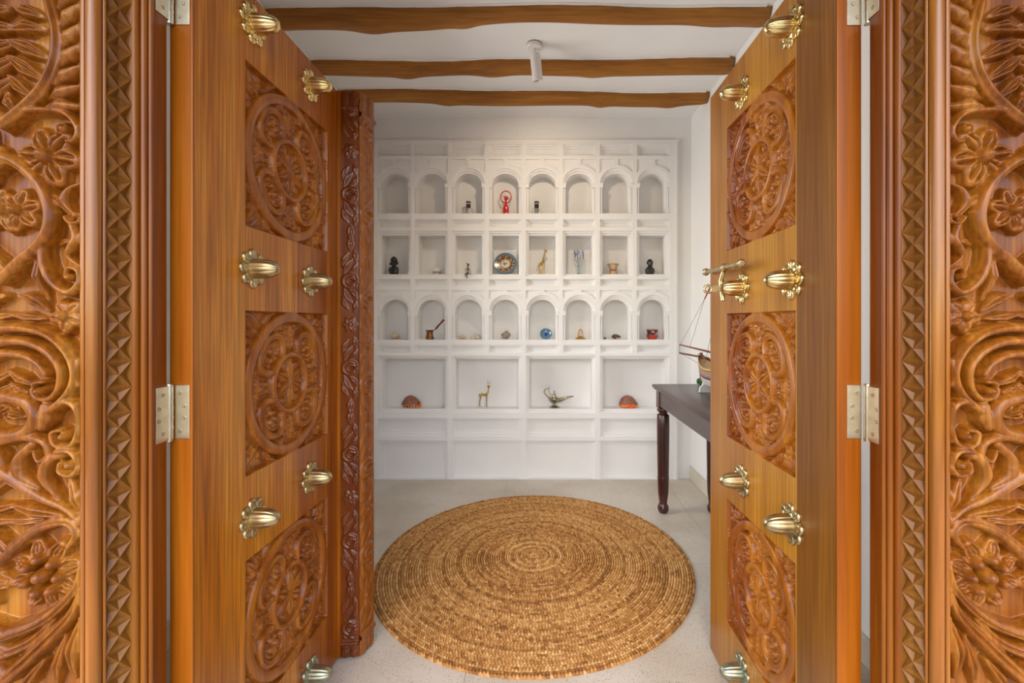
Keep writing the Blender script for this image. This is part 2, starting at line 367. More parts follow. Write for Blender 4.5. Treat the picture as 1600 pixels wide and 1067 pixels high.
# unseen left-wall window, added to let light in (hidden behind the open leaf)
win = struct(empty('added_window_1', (XL-.06, (wy0+wy1)/2, wz0)), 'unseen wooden window added in the left wall to light the room')
wm = MB()
for y in (wy0, wy0+.58, wy1-.05): wm.box(-.03, .03, y-(wy0+wy1)/2, y-(wy0+wy1)/2+.05, 0, wz1-wz0)
for z in (0, .72, 1.45): wm.box(-.028, .028, -.6, .6, z, z+.05)
wm.build('added_window_frame', M['jamb'], win)
def pane_mat():
    m, nt, b, N, L = nodes('added_window_pane'); t = N('BsdfTransparent'); g = N('BsdfGlossy'); g.inputs['Roughness'].default_value = .02
    fr = N('Fresnel'); mx = N('MixShader'); L(fr.outputs[0], mx.inputs[0]); L(t.outputs[0], mx.inputs[1]); L(g.outputs[0], mx.inputs[2]); L(mx.outputs[0], nt.nodes['Material Output'].inputs['Surface'])
    return m
M['pane'] = pane_mat()
for y in (-.55, .03):
    for z in (.05, .77):
        q = MB(); q.box(-.003, .003, y, y+.53, z, z+.67); q.build('pane', M['pane'], win)
# baseboards
M['skirting'] = plain('skirting_terrazzo', (.60, .54, .44, 1), .45, bump=.05, var=.06, vscale=6)
bb = MB(); bb.box(XR-.018, XR-.0005, YF+.01, YB+.015, 0.0005, .112); struct(bb.build('baseboard_right', M['skirting'], bevel=.003), 'cream terrazzo baseboard along the right wall')
bb = MB(); bb.box(XL+.0005, XL+.018, YF+.01, YB-.005, 0.0005, .112); struct(bb.build('baseboard_left', M['skirting'], bevel=.003), 'cream terrazzo baseboard along the left wall')

# ------------------------------------------------------------------ back wall with its niches (px -> metres on the wall plane)
def wx(px): return (px-CX)*PX
def wz(py): return EYE+(CY-py)*PX
def slab(mb, loops, y0, y1, cap=True):
    L3 = [[Vector((x, z, 0)) for x, z in l] for l in loops]
    flat = [p for l in L3 for p in l]
    if cap:
        tris = tessellate_polygon(L3)
        mb.add([(p.x, y0, p.y) for p in flat], tris)
    for l in loops:
        n = len(l)
        mb.add([(x, y0, z) for x, z in l]+[(x, y1, z) for x, z in l], [(i, (i+1) % n, n+(i+1) % n, n+i) for i in range(n)])
def rect(hx, t, b): return [(-hx, wz(b)), (hx, wz(b)), (hx, wz(t)), (-hx, wz(t))]
def arch(hx, top, spring, b, n=18):
    r = wz(top)-wz(spring); pts = [(-hx, wz(b)), (hx, wz(b))]
    for k in range(n+1):
        a = PI*k/n; pts.append((hx*math.cos(a), wz(spring)+r*math.sin(a)))
    return pts
def cell_mesh(name, hx, t, b, h1, h2, h3, depth, extra=None, hs=None, st=.012):
    """three stepped layers of plaster, the innermost opening runs back to 'depth'"""
    mb = MB(); o = rect(hx, t, b)
    slab(mb, [o]+h1, 0, st); slab(mb, [rect(hx-.0005, t+.05, b-.05)]+h2, st, 2*st); slab(mb, [rect(hx-.001, t+.1, b-.1)]+h3, 2*st, depth)
    o2 = rect(hx, t, b); n = 4
    mb.add([(x, depth, z) for x, z in o2], [(0, 1, 2, 3)])
    if hs:
        for l in hs:   # blind panels: closed at a small depth
            mb.add([(x, st+.0005, z) for x, z in l], [tuple(range(len(l)))])
    if extra: extra(mb)
    me = mb.mesh(name, M['white'])
    return me
wb_ = MB()
X0u, X1u = -1.511, 1.181; ZTu = wz(218)
wb_.box(XL-.1, XR+.1, YB+.20, YB+.32, 0, ROOF)                       # backing
wb_.box(XL, XR, YB+.022, YB+.2, ZTu, ROOF)                            # plain wall above the niches
wb_.box(X1u, XR, YB+.022, YB+.2, 0, ZTu); wb_.box(XL, X0u, YB+.022, YB+.2, 0, ZTu)
cL, cR = wx(616-28.9), wx(616-28.9+8*57.8)
wb_.box(X0u, cL, YB, YB+.2, 0, ZTu); wb_.box(cR, X1u, YB, YB+.2, 0, ZTu)
wb_.box(cL, cR, YB, YB+.2, wz(222), ZTu)
wb_.box(X1u-.030, X1u-.012, YB-.006, YB+.01, 0, ZTu-.03); wb_.box(X0u+.012, X0u+.030, YB-.006, YB+.01, 0, ZTu-.03)
wall_back = struct(wb_.build('wall_back', M['white']), 'white plaster back wall with rows of display niches')
H = 57.8*PX/2; u = PX
def spandrels(top, spring, ytop):
    out = []
    R = 32.5*u; zc = wz(top)-R                      # segment above the arch ring
    for sg in (-1, 1):
        pts = []; xa, xb = 3.3*u, 25.6*u
        for k in range(9):
            x = xa+(xb-xa)*k/8; pts.append((sg*x, zc+math.sqrt(R*R-x*x)))
        pts += [(sg*xb, wz(ytop)), (sg*xa, wz(ytop))]
        if sg < 0: pts = pts[::-1]
        out.append(pts)
    return out
def arch_cell(name, t, b, top, spring, bot):
    sp = spandrels(top-12.5, spring, t+4)
    def caps(mb):
        for sg in (-1, 1):
            mb.box(sg*20.4*u, sg*26.5*u, -.004, .02, wz(spring+1), wz(spring-1)); mb.box(sg*20.8*u, sg*26*u, -.001, .02, wz(spring+6), wz(spring+1))
            mb.box(sg*22.2*u, sg*24.0*u, .0055, .02, wz(bot), wz(spring+6))
    return cell_mesh(name, H, t, b, sp+[arch(25.2*u, top-7, spring, bot)], [arch(22.9*u, top-3.4, spring, bot-.3)], [arch(20.8*u, top, spring, bot-.6)], .16, caps, sp)
def rect_cell(name, hx, t, b, i1, i2, i3, depth, st=.012): return cell_mesh(name, hx, t, b, [rect(*i1)], [rect(*i2)], [rect(*i3)], depth, st=st)
rows = [
    ('panel', rect_cell('top_panel', H, 222, 245, (25.2*u, 225.5, 243), (22.6*u, 228, 242.6), (19.6*u, 231.4, 242.2), .034)),
    ('arched_niche', arch_cell('upper_arch', 245, 340, 269.8, 287, 333.4)),
    ('panel', rect_cell('strip_panel', H, 340, 357, (25.2*u, 342.8, 355), (22.6*u, 345, 354.6), (19.6*u, 347.6, 354.2), .034)),
    ('square_niche', rect_cell('square_niche', H, 357, 434, (25.6*u, 360.6, 432), (23.2*u, 363.8, 430.2), (20.9*u, 367, 428), .16)),
    ('panel', rect_cell('strip_panel_b', H, 434, 449.5, (25.2*u, 436, 447), (22.9*u, 437, 446.6), (20*u, 438, 446.2), .034)),
    ('arched_niche', arch_cell('lower_arch', 449.5, 537.5, 468, 487, 531.3)),
    ('panel', rect_cell('strip_panel_c', H, 537.5, 553, (25*u, 539, 551.4), (22.4*u, 541.2, 550.6), (19.4*u, 543.4, 549.6), .034)),
]
for nm, me in rows:
    for k in range(8): link(nm, me, wall_back, (wx(616+57.8*k), YB, 0))
H2 = 115.6*PX/2
rows2 = [
    ('wide_niche', rect_cell('wide_niche', H2, 553, 648.5, (54.2*u, 556, 645.5), (51.7*u, 558.4, 642.8), (49.2*u, 561, 640), .165, .016)),
    ('wide_panel', rect_cell('wide_panel', H2, 648.5, 684.5, (53.4*u, 654, 682.5), (51*u, 656.6, 679.4), (48.6*u, 659.5, 676), .044, .016)),
    ('base_panel', rect_cell('base_panel', H2, 684.5, 749, (54*u, 688.4, 748.8), (51.4*u, 691, 748.6), (48.8*u, 694, 748.4), .044, .016)),
]
for nm, me in rows2:
    for k in range(4): link(nm, me, wall_back, (wx(616+28.9+115.6*k), YB, 0))

# ------------------------------------------------------------------ carved door frame; right half modelled, left half is its mirror
AX = -.057
frame = empty('door_frame', (AX, .95, 0)); tag(frame, 'carved wooden frame around the open double doors', 'door frame')
def frame_part(name, me):
    for sx in (1, -1):
        o = link(name, me, frame); o.scale = (sx, 1, 1)
def rel(poly): return [(w, y-.95) for w, y in poly]
ZH = 2.34
j = MB(); j.prism(rel([(.8166, 1.02), (.8166, 1.058), (.90, 1.058), (.90, 1.02)]), 0, ZH); frame_part('jamb', j.mesh('jamb', M['jamb'], None, .002))
def half_round(mb, a, b, bulge, n=10, z0=0, z1=ZH, back=(.90, 1.03)):
    a = Vector(a); b = Vector(b); d = b-a; nn = Vector((d.y, -d.x)).normalized()
    if nn.y > 0: nn = -nn
    pts = [a+d*(.5-.5*math.cos(PI*k/n))+nn*bulge*math.sin(PI*k/n) for k in range(n+1)]
    poly = [(p.x, p.y) for p in pts]+[back]
    mb.prism(rel(poly), z0, z1)
# right-hand px measured from the photo: inner jamb 537..1385 -> out to the carved board
def wp(px, Y): return ((848-px)*Y/F-.057, Y)      # left-side px -> (w, Y)
m_ = MB(); half_round(m_, wp(240, 1.02), wp(231, 1.014), .004); half_round(m_, wp(231, 1.014), wp(219, 1.004), .006); half_round(m_, wp(218, 1.006), wp(206, .992), .005)
frame_part('bead_moulding', m_.mesh('bead_moulding', M['bead'], 50))
m_ = MB(); half_round(m_, wp(166, .953), wp(160, .949), .002, 6, back=(.915, 1.03)); half_round(m_, wp(160, .950), wp(133, .936), .012, 16, back=(.915, 1.03)); half_round(m_, wp(132, .940), wp(125, .940), .002, 6, back=(.915, 1.03))
frame_part('half_round_moulding', m_.mesh('half_round_moulding', M['torus'], 50))
# chip-carved zigzag band
za, zb_ = Vector(wp(206, .992)+(0,)), Vector(wp(166, .953)+(0,))
dir_ = (zb_-za); wid = dir_.length; dir_.normalize(); nrm = Vector((dir_.y, -dir_.x, 0))
if nrm.y > 0: nrm = -nrm
if True:
    mb = MB(); pitch = 40.8*.972/F; d = .0085
    def Q(a, z, h): p = za+dir_*(wid/2+a*wid)+nrm*h; return (p.x, p.y-.95, z)
    n = int(ZH/pitch)
    for k in range(n):
        z0 = .03+k*pitch; z1 = z0+pitch; zm = z0+pitch/2
        A, B, L_, R_ = Q(0, z0, 0), Q(0, z1, 0), Q(-.5, zm, 0), Q(.5, zm, 0)
        D, U_, Mm = Q(0, zm-.2*pitch, -d), Q(0, zm+.2*pitch, -d), Q(0, zm, -.25*d)
        mb.add([A, B, L_, R_, D, U_, Mm], [(0, 3, 4), (0, 4, 2), (1, 5, 3), (1, 2, 5), (2, 4, 6), (4, 3, 6), (3, 5, 6), (5, 2, 6)])
        for sg in (-1, 1):
            a0, a1, e = Q(sg*.5, z0-pitch/2, 0), Q(sg*.5, z0+pitch/2, 0), Q(sg*.34, z0, -d)
            mb.add([a0, A, a1, e], [(0, 1, 3), (1, 2, 3), (2, 0, 3)])
    me = mb.mesh('zigzag_band', M['band']); frame_part('zigzag_band', me)
    back = MB(); p = [za-nrm*.011, zb_-nrm*.011]; back.prism(rel([(p[0].x, p[0].y), (p[1].x, p[1].y), (.915, 1.03)]), 0, ZH); frame_part('band_backing', back.mesh('band_backing', M['band']))
g = MB(); g.prism(rel([(.885, .963), (.93, .963), (.93, 1.03), (.885, 1.03)]), 0, ZH); frame_part('groove_strip', g.mesh('groove_strip', M['jamb']))

# carved outer board: motifs traced in photo pixels (s = distance from its inner edge, y downwards)
UP = .93/F
rl = Relief(0, 224, -60, 1150, 1.25)
def z1(p): return (p[0]/2.963-195, p[1]/2.963)
def z2(p): return (p[0]/2.963-195, p[1]/2.963+350)
def z3(p): return (p[0]/2.907-195, p[1]/2.907+700)
Hh = 10.5
def st(T, pts, w0, w1, h=1, **k): rl.stroke([T(p) for p in pts], w0, w1, Hh*h, **k)
def lf(T, a, b, w, h=1, **k): rl.leaf(T(a), T(b), w, Hh*h, **k)
def sp(T, c, r, turns, a0, w, h=1, sg=1): q = T(c); rl.spiral(q[0], q[1], r, turns, a0, w, Hh*h, sg)
# top: big stem curling round a palmette, scalloped leaves on its inner side
st(z1, [(820,-170),(740,-60),(700,60),(680,160),(690,270),(740,390),(820,480),(930,570)], 9, 10, 1.0, groove=.18, gs=(.45,))
for a, b in (((600,-90),(690,30)), ((585,0),(680,120)), ((582,95),(672,215)), ((582,190),(680,300)), ((586,290),(705,385)), ((590,385),(740,450)), ((585,480),(760,480))): lf(z1, a, b, 13, .92, groove=0)
for a, b, w in (((930,105),(755,100),12), ((930,165),(742,245),14), ((930,240),(768,350),14), ((930,330),(815,440),11), ((900,10),(775,45),12), ((940,400),(900,520),10)): lf(z1, a, b, w, .85, groove=.5, gs=(-.3,.3))
st(z1, [(930,545),(850,510),(740,500),(640,520),(590,590),(615,645),(675,625),(685,575),(650,560)], 7, 4, .9)
rl.stamp(*z1((648,592)), 8, Hh*.95)
q = z1((735,715)); rl.flower(q[0], q[1], 51, 6, Hh*1.05, rot=-.15, boss=.29, groove=.55)
st(z1, [(590,840),(640,870),(655,930),(600,1000)], 3, 3, .8, wm=8)
lf(z1, (740,880), (630,1010), 9, .8, bend=.12); sp(z1, (605,1000), 12, 1.2, 0, 4, .85)
st(z1, [(940,720),(850,760),(760,850),(715,960),(720,1060),(770,1140),(850,1210),(930,1290)], 11, 12, 1.05, groove=.15, gs=(-.4,))
q = z1((880,965)); rl.flower(q[0], q[1], 36, 6, Hh*.9, rot=.3, groove=.5)
# second field: scroll leaves, small flower, the big volute
st(z2, [(640,-40),(600,60),(640,140),(590,190)], 5, 3, .85, wm=8)
st(z2, [(690,-60),(745,60),(745,170),(700,270),(630,315),(582,270),(590,215),(635,200),(655,240)], 6, 4, .95, wm=9)
rl.stamp(*z2((628,245)), 7, Hh*.9)
lf(z2, (775,110), (745,360), 9, .85, bend=-.08); lf(z2, (700,90), (610,60), 6, .7)
q = z2((650,425)); rl.flower(q[0], q[1], 30, 5, Hh*.95, rot=.2, boss=.36, groove=.3)
lf(z2, (880,330), (740,410), 12, .85, bend=.15); lf(z2, (920,420), (760,440), 9, .7)
st(z2, [(940,485),(840,480),(720,510),(630,590),(592,690),(620,780),(690,850)], 10, 7, 1.1, groove=.15, gs=(.5,))
st(z2, [(940,545),(830,545),(730,590),(670,670),(675,760),(725,815),(790,800),(795,745),(755,735)], 10, 5, 1.0)
st(z2, [(940,600),(850,610),(780,650),(745,700)], 9, 6, .85)
rl.stamp(*z2((755,775)), 8, Hh*1.05)
lf(z2, (930,680), (800,760), 9, .8); lf(z2, (930,740), (820,800), 7, .7)
rl.stroke([z2((735,850)), z2((738,900)), z2((760,950))], 11, 8, Hh*.95, wm=13)
st(z2, [(930,800),(830,830),(790,900),(830,970),(930,990)], 12, 12, .9); lf(z2, (930,850), (850,900), 14, .95, groove=.6, gs=(-.5,0,.5))
st(z2, [(715,870),(640,825),(585,860),(578,950),(615,1030),(690,1030),(710,975),(670,960)], 8, 5, .95)
rl.stamp(*z2((655,990)), 9, Hh*.9)
st(z2, [(930,1000),(820,990),(740,1020),(720,1090)], 9, 7, .9)
# third field: volute, sweeping leaves, the seeded flower, long diagonal leaves
st(z3, [(930,-20),(830,-40),(740,-20),(715,30),(760,70),(785,30)], 8, 4, .9)
st(z3, [(660,20),(600,20),(565,80),(600,130),(655,115),(655,75)], 7, 5, .95); rl.stamp(*z3((617,86)), 10, Hh*.85)
st(z3, [(640,30),(715,70),(730,150),(665,250)], 8, 3, .9, wm=10)
lf(z3, (625,150), (570,330), 12, .85, bend=.05)
st(z3, [(790,-10),(850,60),(840,130),(760,190)], 8, 5, .9, wm=12)
st(z3, [(565,355),(640,285),(760,225),(930,110)], 6, 14, 1.0, groove=.2, gs=(.4,))
lf(z3, (660,325), (930,270), 12, .8, groove=.5); lf(z3, (930,345), (740,345), 10, .75)
st(z3, [(625,460),(590,400),(630,350),(720,360),(810,410),(930,520)], 6, 13, 1.0, groove=.2, gs=(-.4,))
q = z3((735,590))
for k in range(8):
    a = 2*PI*k/8+.3; rl.stroke([(q[0]+24*math.cos(a), q[1]+24*math.sin(a)), (q[0]+40*math.cos(a), q[1]+40*math.sin(a)), (q[0]+52*math.cos(a), q[1]+52*math.sin(a))], 8, 9, Hh*.72, wm=16, groove=.5, gs=(-.45,0,.45), p=.35)
rl.stamp(q[0], q[1], 14, Hh*1.2)
for k in range(7):
    a = 2*PI*k/7-.5; rl.stamp(q[0]+27*math.cos(a), q[1]+27*math.sin(a), 11, Hh*1.08)
st(z3, [(572,560),(590,640),(660,730),(770,810),(940,870)], 5, 12, 1.0, wm=9, groove=.2, gs=(.4,))
st(z3, [(566,650),(620,780),(740,910),(900,1060)], 5, 13, .95, wm=12, groove=.3, gs=(0,))
st(z3, [(700,800),(800,900),(940,960)], 5, 12, .8, wm=10, groove=.3)
lf(z3, (570,790), (610,1090), 13, .85, bend=-.06); lf(z3, (650,880), (700,1120), 11, .8); lf(z3, (750,990), (860,1150), 11, .8)
rl.H = np.maximum(rl.H, np.where((rl.X < 2.5), 7.5, 0))
# outer half of the board mirrors the inner half
mid = int(round(112/1.25)); rl.H[:, mid:] = np.maximum(rl.H[:, mid:], rl.H[:, mid::-1][:, :rl.H.shape[1]-mid]); rl.H[:, :mid] = np.maximum(rl.H[:, :mid], 0)
rl.blur(1)
rl.H[:, -3:] = 8.5; rl.H[:, -1] = -1; rl.H[:, 0] = -1
V = np.zeros((rl.ny, rl.nx, 3)); V[..., 0] = .898+rl.X*UP; V[..., 1] = .012-rl.H*UP*2.7; V[..., 2] = EYE+(CY-rl.Y)*UP
me = grid_mesh('carved_board', V[:, ::-1], M['frame']); frame_part('carved_board', me)
# continuation of the same carving above and below the picture
for nm, sl, dz in (('carved_board_head', slice(0, 360), 359*1.25*UP), ('carved_board_foot', slice(rl.ny-420, rl.ny), -420*1.25*UP)):
    V2 = V[sl].copy(); V2[..., 2] += dz
    if nm.endswith('foot'): V2[..., 2] = np.maximum(V2[..., 2], .0)
    frame_part(nm, grid_mesh(nm, V2[:, ::-1], M['frame']))
bk = MB(); bk.prism(rel([(.899, .964), (.898+224*UP, .964), (.898+224*UP, 1.0), (.899, 1.0)]), 0, 2.7); frame_part('board_core', bk.mesh('board_core', M['frame']))
li = MB(); li.box(-.892, .892, .0, .105, ZH, 2.72); lint = li.build('lintel', M['frame'], frame, bevel=.004)
for z, r in ((2.37, .014), (2.42, .009), (2.66, .014)):
    t = MB(); t.tube([(-.885, 0, z), (.885, 0, z)], r, 12); t.build('bead_moulding', M['bead'], lint, 40)
for k in range(5):
    r2 = Relief(-60, 60, -60, 60, 2.0); r2.flower(0, 0, 55, 8, 10, groove=.5); r2.blur(1)
    if k == 0:
        VV = np.zeros((r2.ny, r2.nx, 3)); VV[..., 0] = r2.X*.0016; VV[..., 1] = .001-r2.H*.0014; VV[..., 2] = r2.Y*.0016
        rme = grid_mesh('rosette', VV, M['frame'])
    link('rosette', rme, lint, (-.7+.35*k, 0, 2.545))

# ------------------------------------------------------------------ door leaves
ZD0, ZD1 = .012, 2.304
PANELS = [EYE+.269, EYE-.433, EYE-1.135]; PH = .465        # bottoms of the three square carved panels
def panel_relief():
    r = Relief(-1.0, 1.0, -1.0, 1.0, 1/125)
    h = 1.0
    r.ring(0, 0, .925, .072, h, .12); r.ring(0, 0, .925, .03, h*1.06, .3); r.ring(0, 0, .40, .038, h*.95, .25)
    for k in range(4):
        a = PI/4+PI/2*k
        c, s_ = math.cos(a), math.sin(a)
        R = lambda p: (p[0]*c-p[1]*s_, p[0]*s_+p[1]*c)         # local x points out along the diagonal
        pts = []
        for i in range(17):
            t = math.radians(-142+284*i/16); pts.append(R((.605+.205*math.cos(t), .285*math.sin(t))))
        r.stroke(pts, .05, .05, h*.97, p=.22, groove=.35, gs=(.35,))
        q = [R((.60+.13*math.cos(t), .195*math.sin(t))) for t in [math.radians(-120+240*i/10) for i in range(11)]]
        r.stroke(q, .015, .015, h*.8, wm=.03, p=.5)
        for p in ((.56, .065), (.56, -.065), (.66, 0)): r.stamp(*R(p), .046, h*.95)
        for p0, p1 in (((.60, .08), (.67, .17)), ((.60, -.08), (.67, -.17)), ((.55, 0), (.46, 0)), ((.52, .11), (.56, .19)), ((.52, -.11), (.56, -.19))): r.leaf(R(p0), R(p1), .04, h*.75, groove=.4)
        # corner outside the ring
        for p0, p1, w in (((1.02, 0), (1.36, 0), .07), ((1.05, .10), (1.24, .13), .05), ((1.05, -.10), (1.24, -.13), .05), ((1.0, .2), (1.02, .40), .05), ((1.0, -.2), (1.02, -.40), .05), ((1.0, .28), (.96, .56), .03), ((1.0, -.28), (.96, -.56), .03)): r.leaf(R(p0), R(p1), w, h*.85, groove=.5)
        for p in ((1.10, .055), (1.10, -.055)): r.stamp(*R(p), .055, h*.95)
        # flower on the axis between two lobes
        a2 = PI/2*k; c2, s2 = math.cos(a2), math.sin(a2)
        r.flower(.68*c2, .68*s2, .135, 5, h*.9, rot=a2, boss=.36, groove=.35)
        R2 = lambda p: (p[0]*c2-p[1]*s2, p[0]*s2+p[1]*c2)
        for sg in (-1, 1):
            r.leaf(R2((.74, sg*.1)), R2((.74, sg*.34)), .055, h*.8, bend=-.2*sg, groove=.5); r.leaf(R2((.60, sg*.06)), R2((.46, sg*.02)), .04, h*.75); r.leaf(R2((.80, sg*.03)), R2((.81, sg*.2)), .03, h*.7)
    rr = np.hypot(r.X, r.Y); r.H = np.where(rr < .362, 0, r.H); r.ring(0, 0, .40, .045, h*.98, .25)
    for k in range(6):
        a = PI/2+PI/3*k; r.leaf((.02*math.cos(a), .02*math.sin(a)), (.345*math.cos(a), .345*math.sin(a)), .078, h*.95, groove=.6)
        a += PI/6; r.leaf((.2*math.cos(a), .2*math.sin(a)), (.35*math.cos(a), .35*math.sin(a)), .05, h*.7, groove=.3)
    edge = np.maximum(np.abs(r.X), np.abs(r.Y))
    r.H = np.minimum(r.H, 1.03); r.H = np.where(edge > .985, 1.0, r.H); r.blur(1); r.H = np.where(edge > .992, 1.0, r.H)
    return r
pr = panel_relief(); DEP = .018
def panel_mesh(name, w, mats, split=None):
    V = np.zeros((pr.ny, pr.nx, 3)); V[..., 0] = pr.X*w/2; V[..., 1] = pr.Y*PH/2; V[..., 2] = (pr.H-1)*DEP+.0004
    mi = None
    if split is not None: mi = np.where(pr.X[:-1, :-1] < split, 0, 1)
    return grid_mesh(name, V, mats, True, mi)
def stud_mesh():
    b = MB()
    prof = [(.0285, .004), (.0290, .012), (.0280, .030), (.0262, .048), (.0225, .062), (.0165, .072), (.008, .0785), (1e-6, .080)]
    b.lathe(prof, 80, None, lambda a, z: 1-.085*max(0, (math.cos(10*a)-.45)/.55)*min(1, (.0795-z)/.012+.02))
    return b.mesh('brass_stud', M['brass'], 60)
def rosette_mesh():
    b = MB(); b.lathe([(.040, 0), (.041, .003), (.036, .006), (.030, .010), (.024, .011)], 32)
    for k in range(8):
        a = 2*PI*k/8+.39
        T = Matrix.Rotation(a, 4, 'Z') @ Matrix.Translation((.040, 0, .0)) @ Matrix.Diagonal((1.1, 1, 1, 1))
        b.lathe([(.0155, 0), (.0160, .004), (.013, .0085), (.008, .0095), (.005, .0070), (1e-6, .0075)], 14, T)
    return b.mesh('rosette', M['brass'], 50)
STUD, ROS = stud_mesh(), rosette_mesh()
def var(me, mat): q = me.copy(); q.materials.clear(); q.materials.append(mat); return q
STUDS = [(STUD, ROS), (var(STUD, M['brass_old']), var(ROS, M['brass_old'])), (var(STUD, M['brass_green']), var(ROS, M['brass_green']))]
def basis(sg):    # local u,v,d -> world
    return Matrix(((0, 0, 1, 0), (1, 0, 0, 0), (0, 1, 0, 0), (0, 0, 0, 1))) if sg > 0 else Matrix(((0, 0, -1, 0), (-1, 0, 0, 0), (0, 1, 0, 0), (0, 0, 0, 1)))
def hinge_meshes():
    h = .127
    leafm = MB(); leafm.box(0, .034, 0, .0022, -h/2, h/2)
    bar = MB(); bar.lathe([(.0085, -h/2-.004), (.0092, -h/2), (.0092, h/2), (.0085, h/2+.004)], 20)
    for z in (-.036, -.012, .012, .036): bar.lathe([(.0088, z-.0028), (.0097, z-.0026), (.0097, z+.0026), (.0088, z+.0028)], 20)
    scr = MB(); scr.lathe([(.0048, 0), (.0048, .0008), (.003, .0012), (.0012, .0004), (1e-6, .0004)], 14)
    return leafm.mesh('plate', M['steel'], None, .0006), bar.mesh('barrel', M['steel'], 40), scr.mesh('screw', M['screw'], 40)
PLATE, BARREL, SCREW = hinge_meshes()
def door(name, sg, xf, xb, ya, yb, planks, pY, pmesh, edge_mat, cols, label):
    root = struct(empty(name, (xf, ya, 0)), label, 'door'); LOC = (-xf, -ya, 0)
    X = lambda d: xf+sg*d
    p0, p1 = pY
    gaps = []; z = ZD0
    for pz in sorted(PANELS): gaps.append((z, pz)); z = pz+PH
    gaps.append((z, ZD1))
    for (a, b, mat) in planks:
        k = MB(); k.box(X(-.0187), xb, a, b, ZD0, ZD1)
        for (c, d_, full) in ((a, min(b, p0), 1), (max(a, p0), min(b, p1), 0), (max(a, p1), b, 1)):
            if d_-c < 1e-4: continue
            for g in ([(ZD0, ZD1)] if full else gaps): k.box(X(0), X(-.0187), c, d_, g[0], g[1])
        k.build('plank', mat, root, loc=LOC)
    e = MB(); e.box(X(.0006), xb-sg*.0004, ya-.008, ya, ZD0, ZD1); e.build('edge_strip', edge_mat, root, loc=LOC, bevel=.002)
    B = basis(sg)
    for pz in PANELS:
        o = link('carved_panel', pmesh, root); o.matrix_local = Matrix.Translation((0, (p0+p1)/2-ya, pz+PH/2)) @ B
    for (Y, dz, v) in cols:
        s_, r_ = STUDS[v]
        o = link('brass_stud', s_, root); o.matrix_local = Matrix.Translation((0, Y-ya, EYE+dz)) @ B @ Matrix.Rotation(.2*Y+dz, 4, 'Z')
        link('rosette', r_, o)
    # hinges: barrel in the gap, one plate on the leaf edge, one on the jamb
    bx_ = AX-sg*.8215; by = 1.069
    for zc in (2.137, 1.157, .178):
        hg = link('hinge', BARREL, root); hg.location = (bx_-xf, by-ya, zc)
        pl = link('plate', PLATE, hg); pl.location = (sg*.0085, ya-.008-by-.0022, 0); pl.scale = (sg, 1, 1)
        pj = link('plate', PLATE, hg); pj.matrix_local = Matrix.Translation((AX-sg*.8166-bx_, -.0085, 0)) @ Matrix(((0, sg, 0, 0), (-1, 0, 0, 0), (0, 0, 1, 0), (0, 0, 0, 1)))
        for q, zz in ((.011, .045), (.022, .014), (.022, -.014), (.011, -.045)):
            s1 = link('screw', SCREW, hg); s1.matrix_local = Matrix.Translation((sg*(.0085+q), ya-.008-by-.0021, zz)) @ Matrix.Rotation(PI/2, 4, 'X')
            s2 = link('screw', SCREW, hg); s2.matrix_local = Matrix.Translation((AX-sg*.8166-bx_+sg*.0021, -.0085-q-.004, zz)) @ Matrix.Rotation(sg*PI/2, 4, 'Y')
    return root
rowz = [.85, .150, -.556, -1.25]
colsL = [(1.300, .85, 0), (1.300, .152, 1), (1.300, -.56, 1), (1.300, -1.25, 2), (1.623, .842, 0), (1.623, .145, 1), (1.623, -.554, 1), (1.623, -1.255, 2)]
colsR = [(1.276, .826, 0), (1.276, .118, 0), (1.276, -.566, 1), (1.276, -1.26, 2), (1.595, .803, 0), (1.595, .119, 0), (1.595, -.556, 1), (1.595, -1.225, 2)]
pL = (1.272, 1.756); pR = (1.260, 1.728)
door_l = door('door_1', 1, -.831, -.884, 1.087, 1.84, [(1.087, 1.262, M['leafL']), (1.262, 1.54, M['leafL']), (1.54, 1.84, M['leafL2'])], pL,
              panel_mesh('carved_panel_l', pL[1]-pL[0], M['carveL']), M['edge'], colsL, 'left door leaf swung inward, honey wood with brass studs and carved centre post')
door_r = door('door_2', -1, .700, .757, 1.089, 1.90, [(1.089, 1.2537, M['plankA']), (1.2537, 1.57, M['plankB']), (1.57, 1.90, M['plankC'])], pR,
              panel_mesh('carved_panel_r', pR[1]-pR[0], [M['carveR1'], M['carveR2']], -2*(1.57-(pR[0]+pR[1])/2)/(pR[1]-pR[0])), M['edge'], colsR, 'right door leaf swung inward, three-tone planks with brass studs and latch')
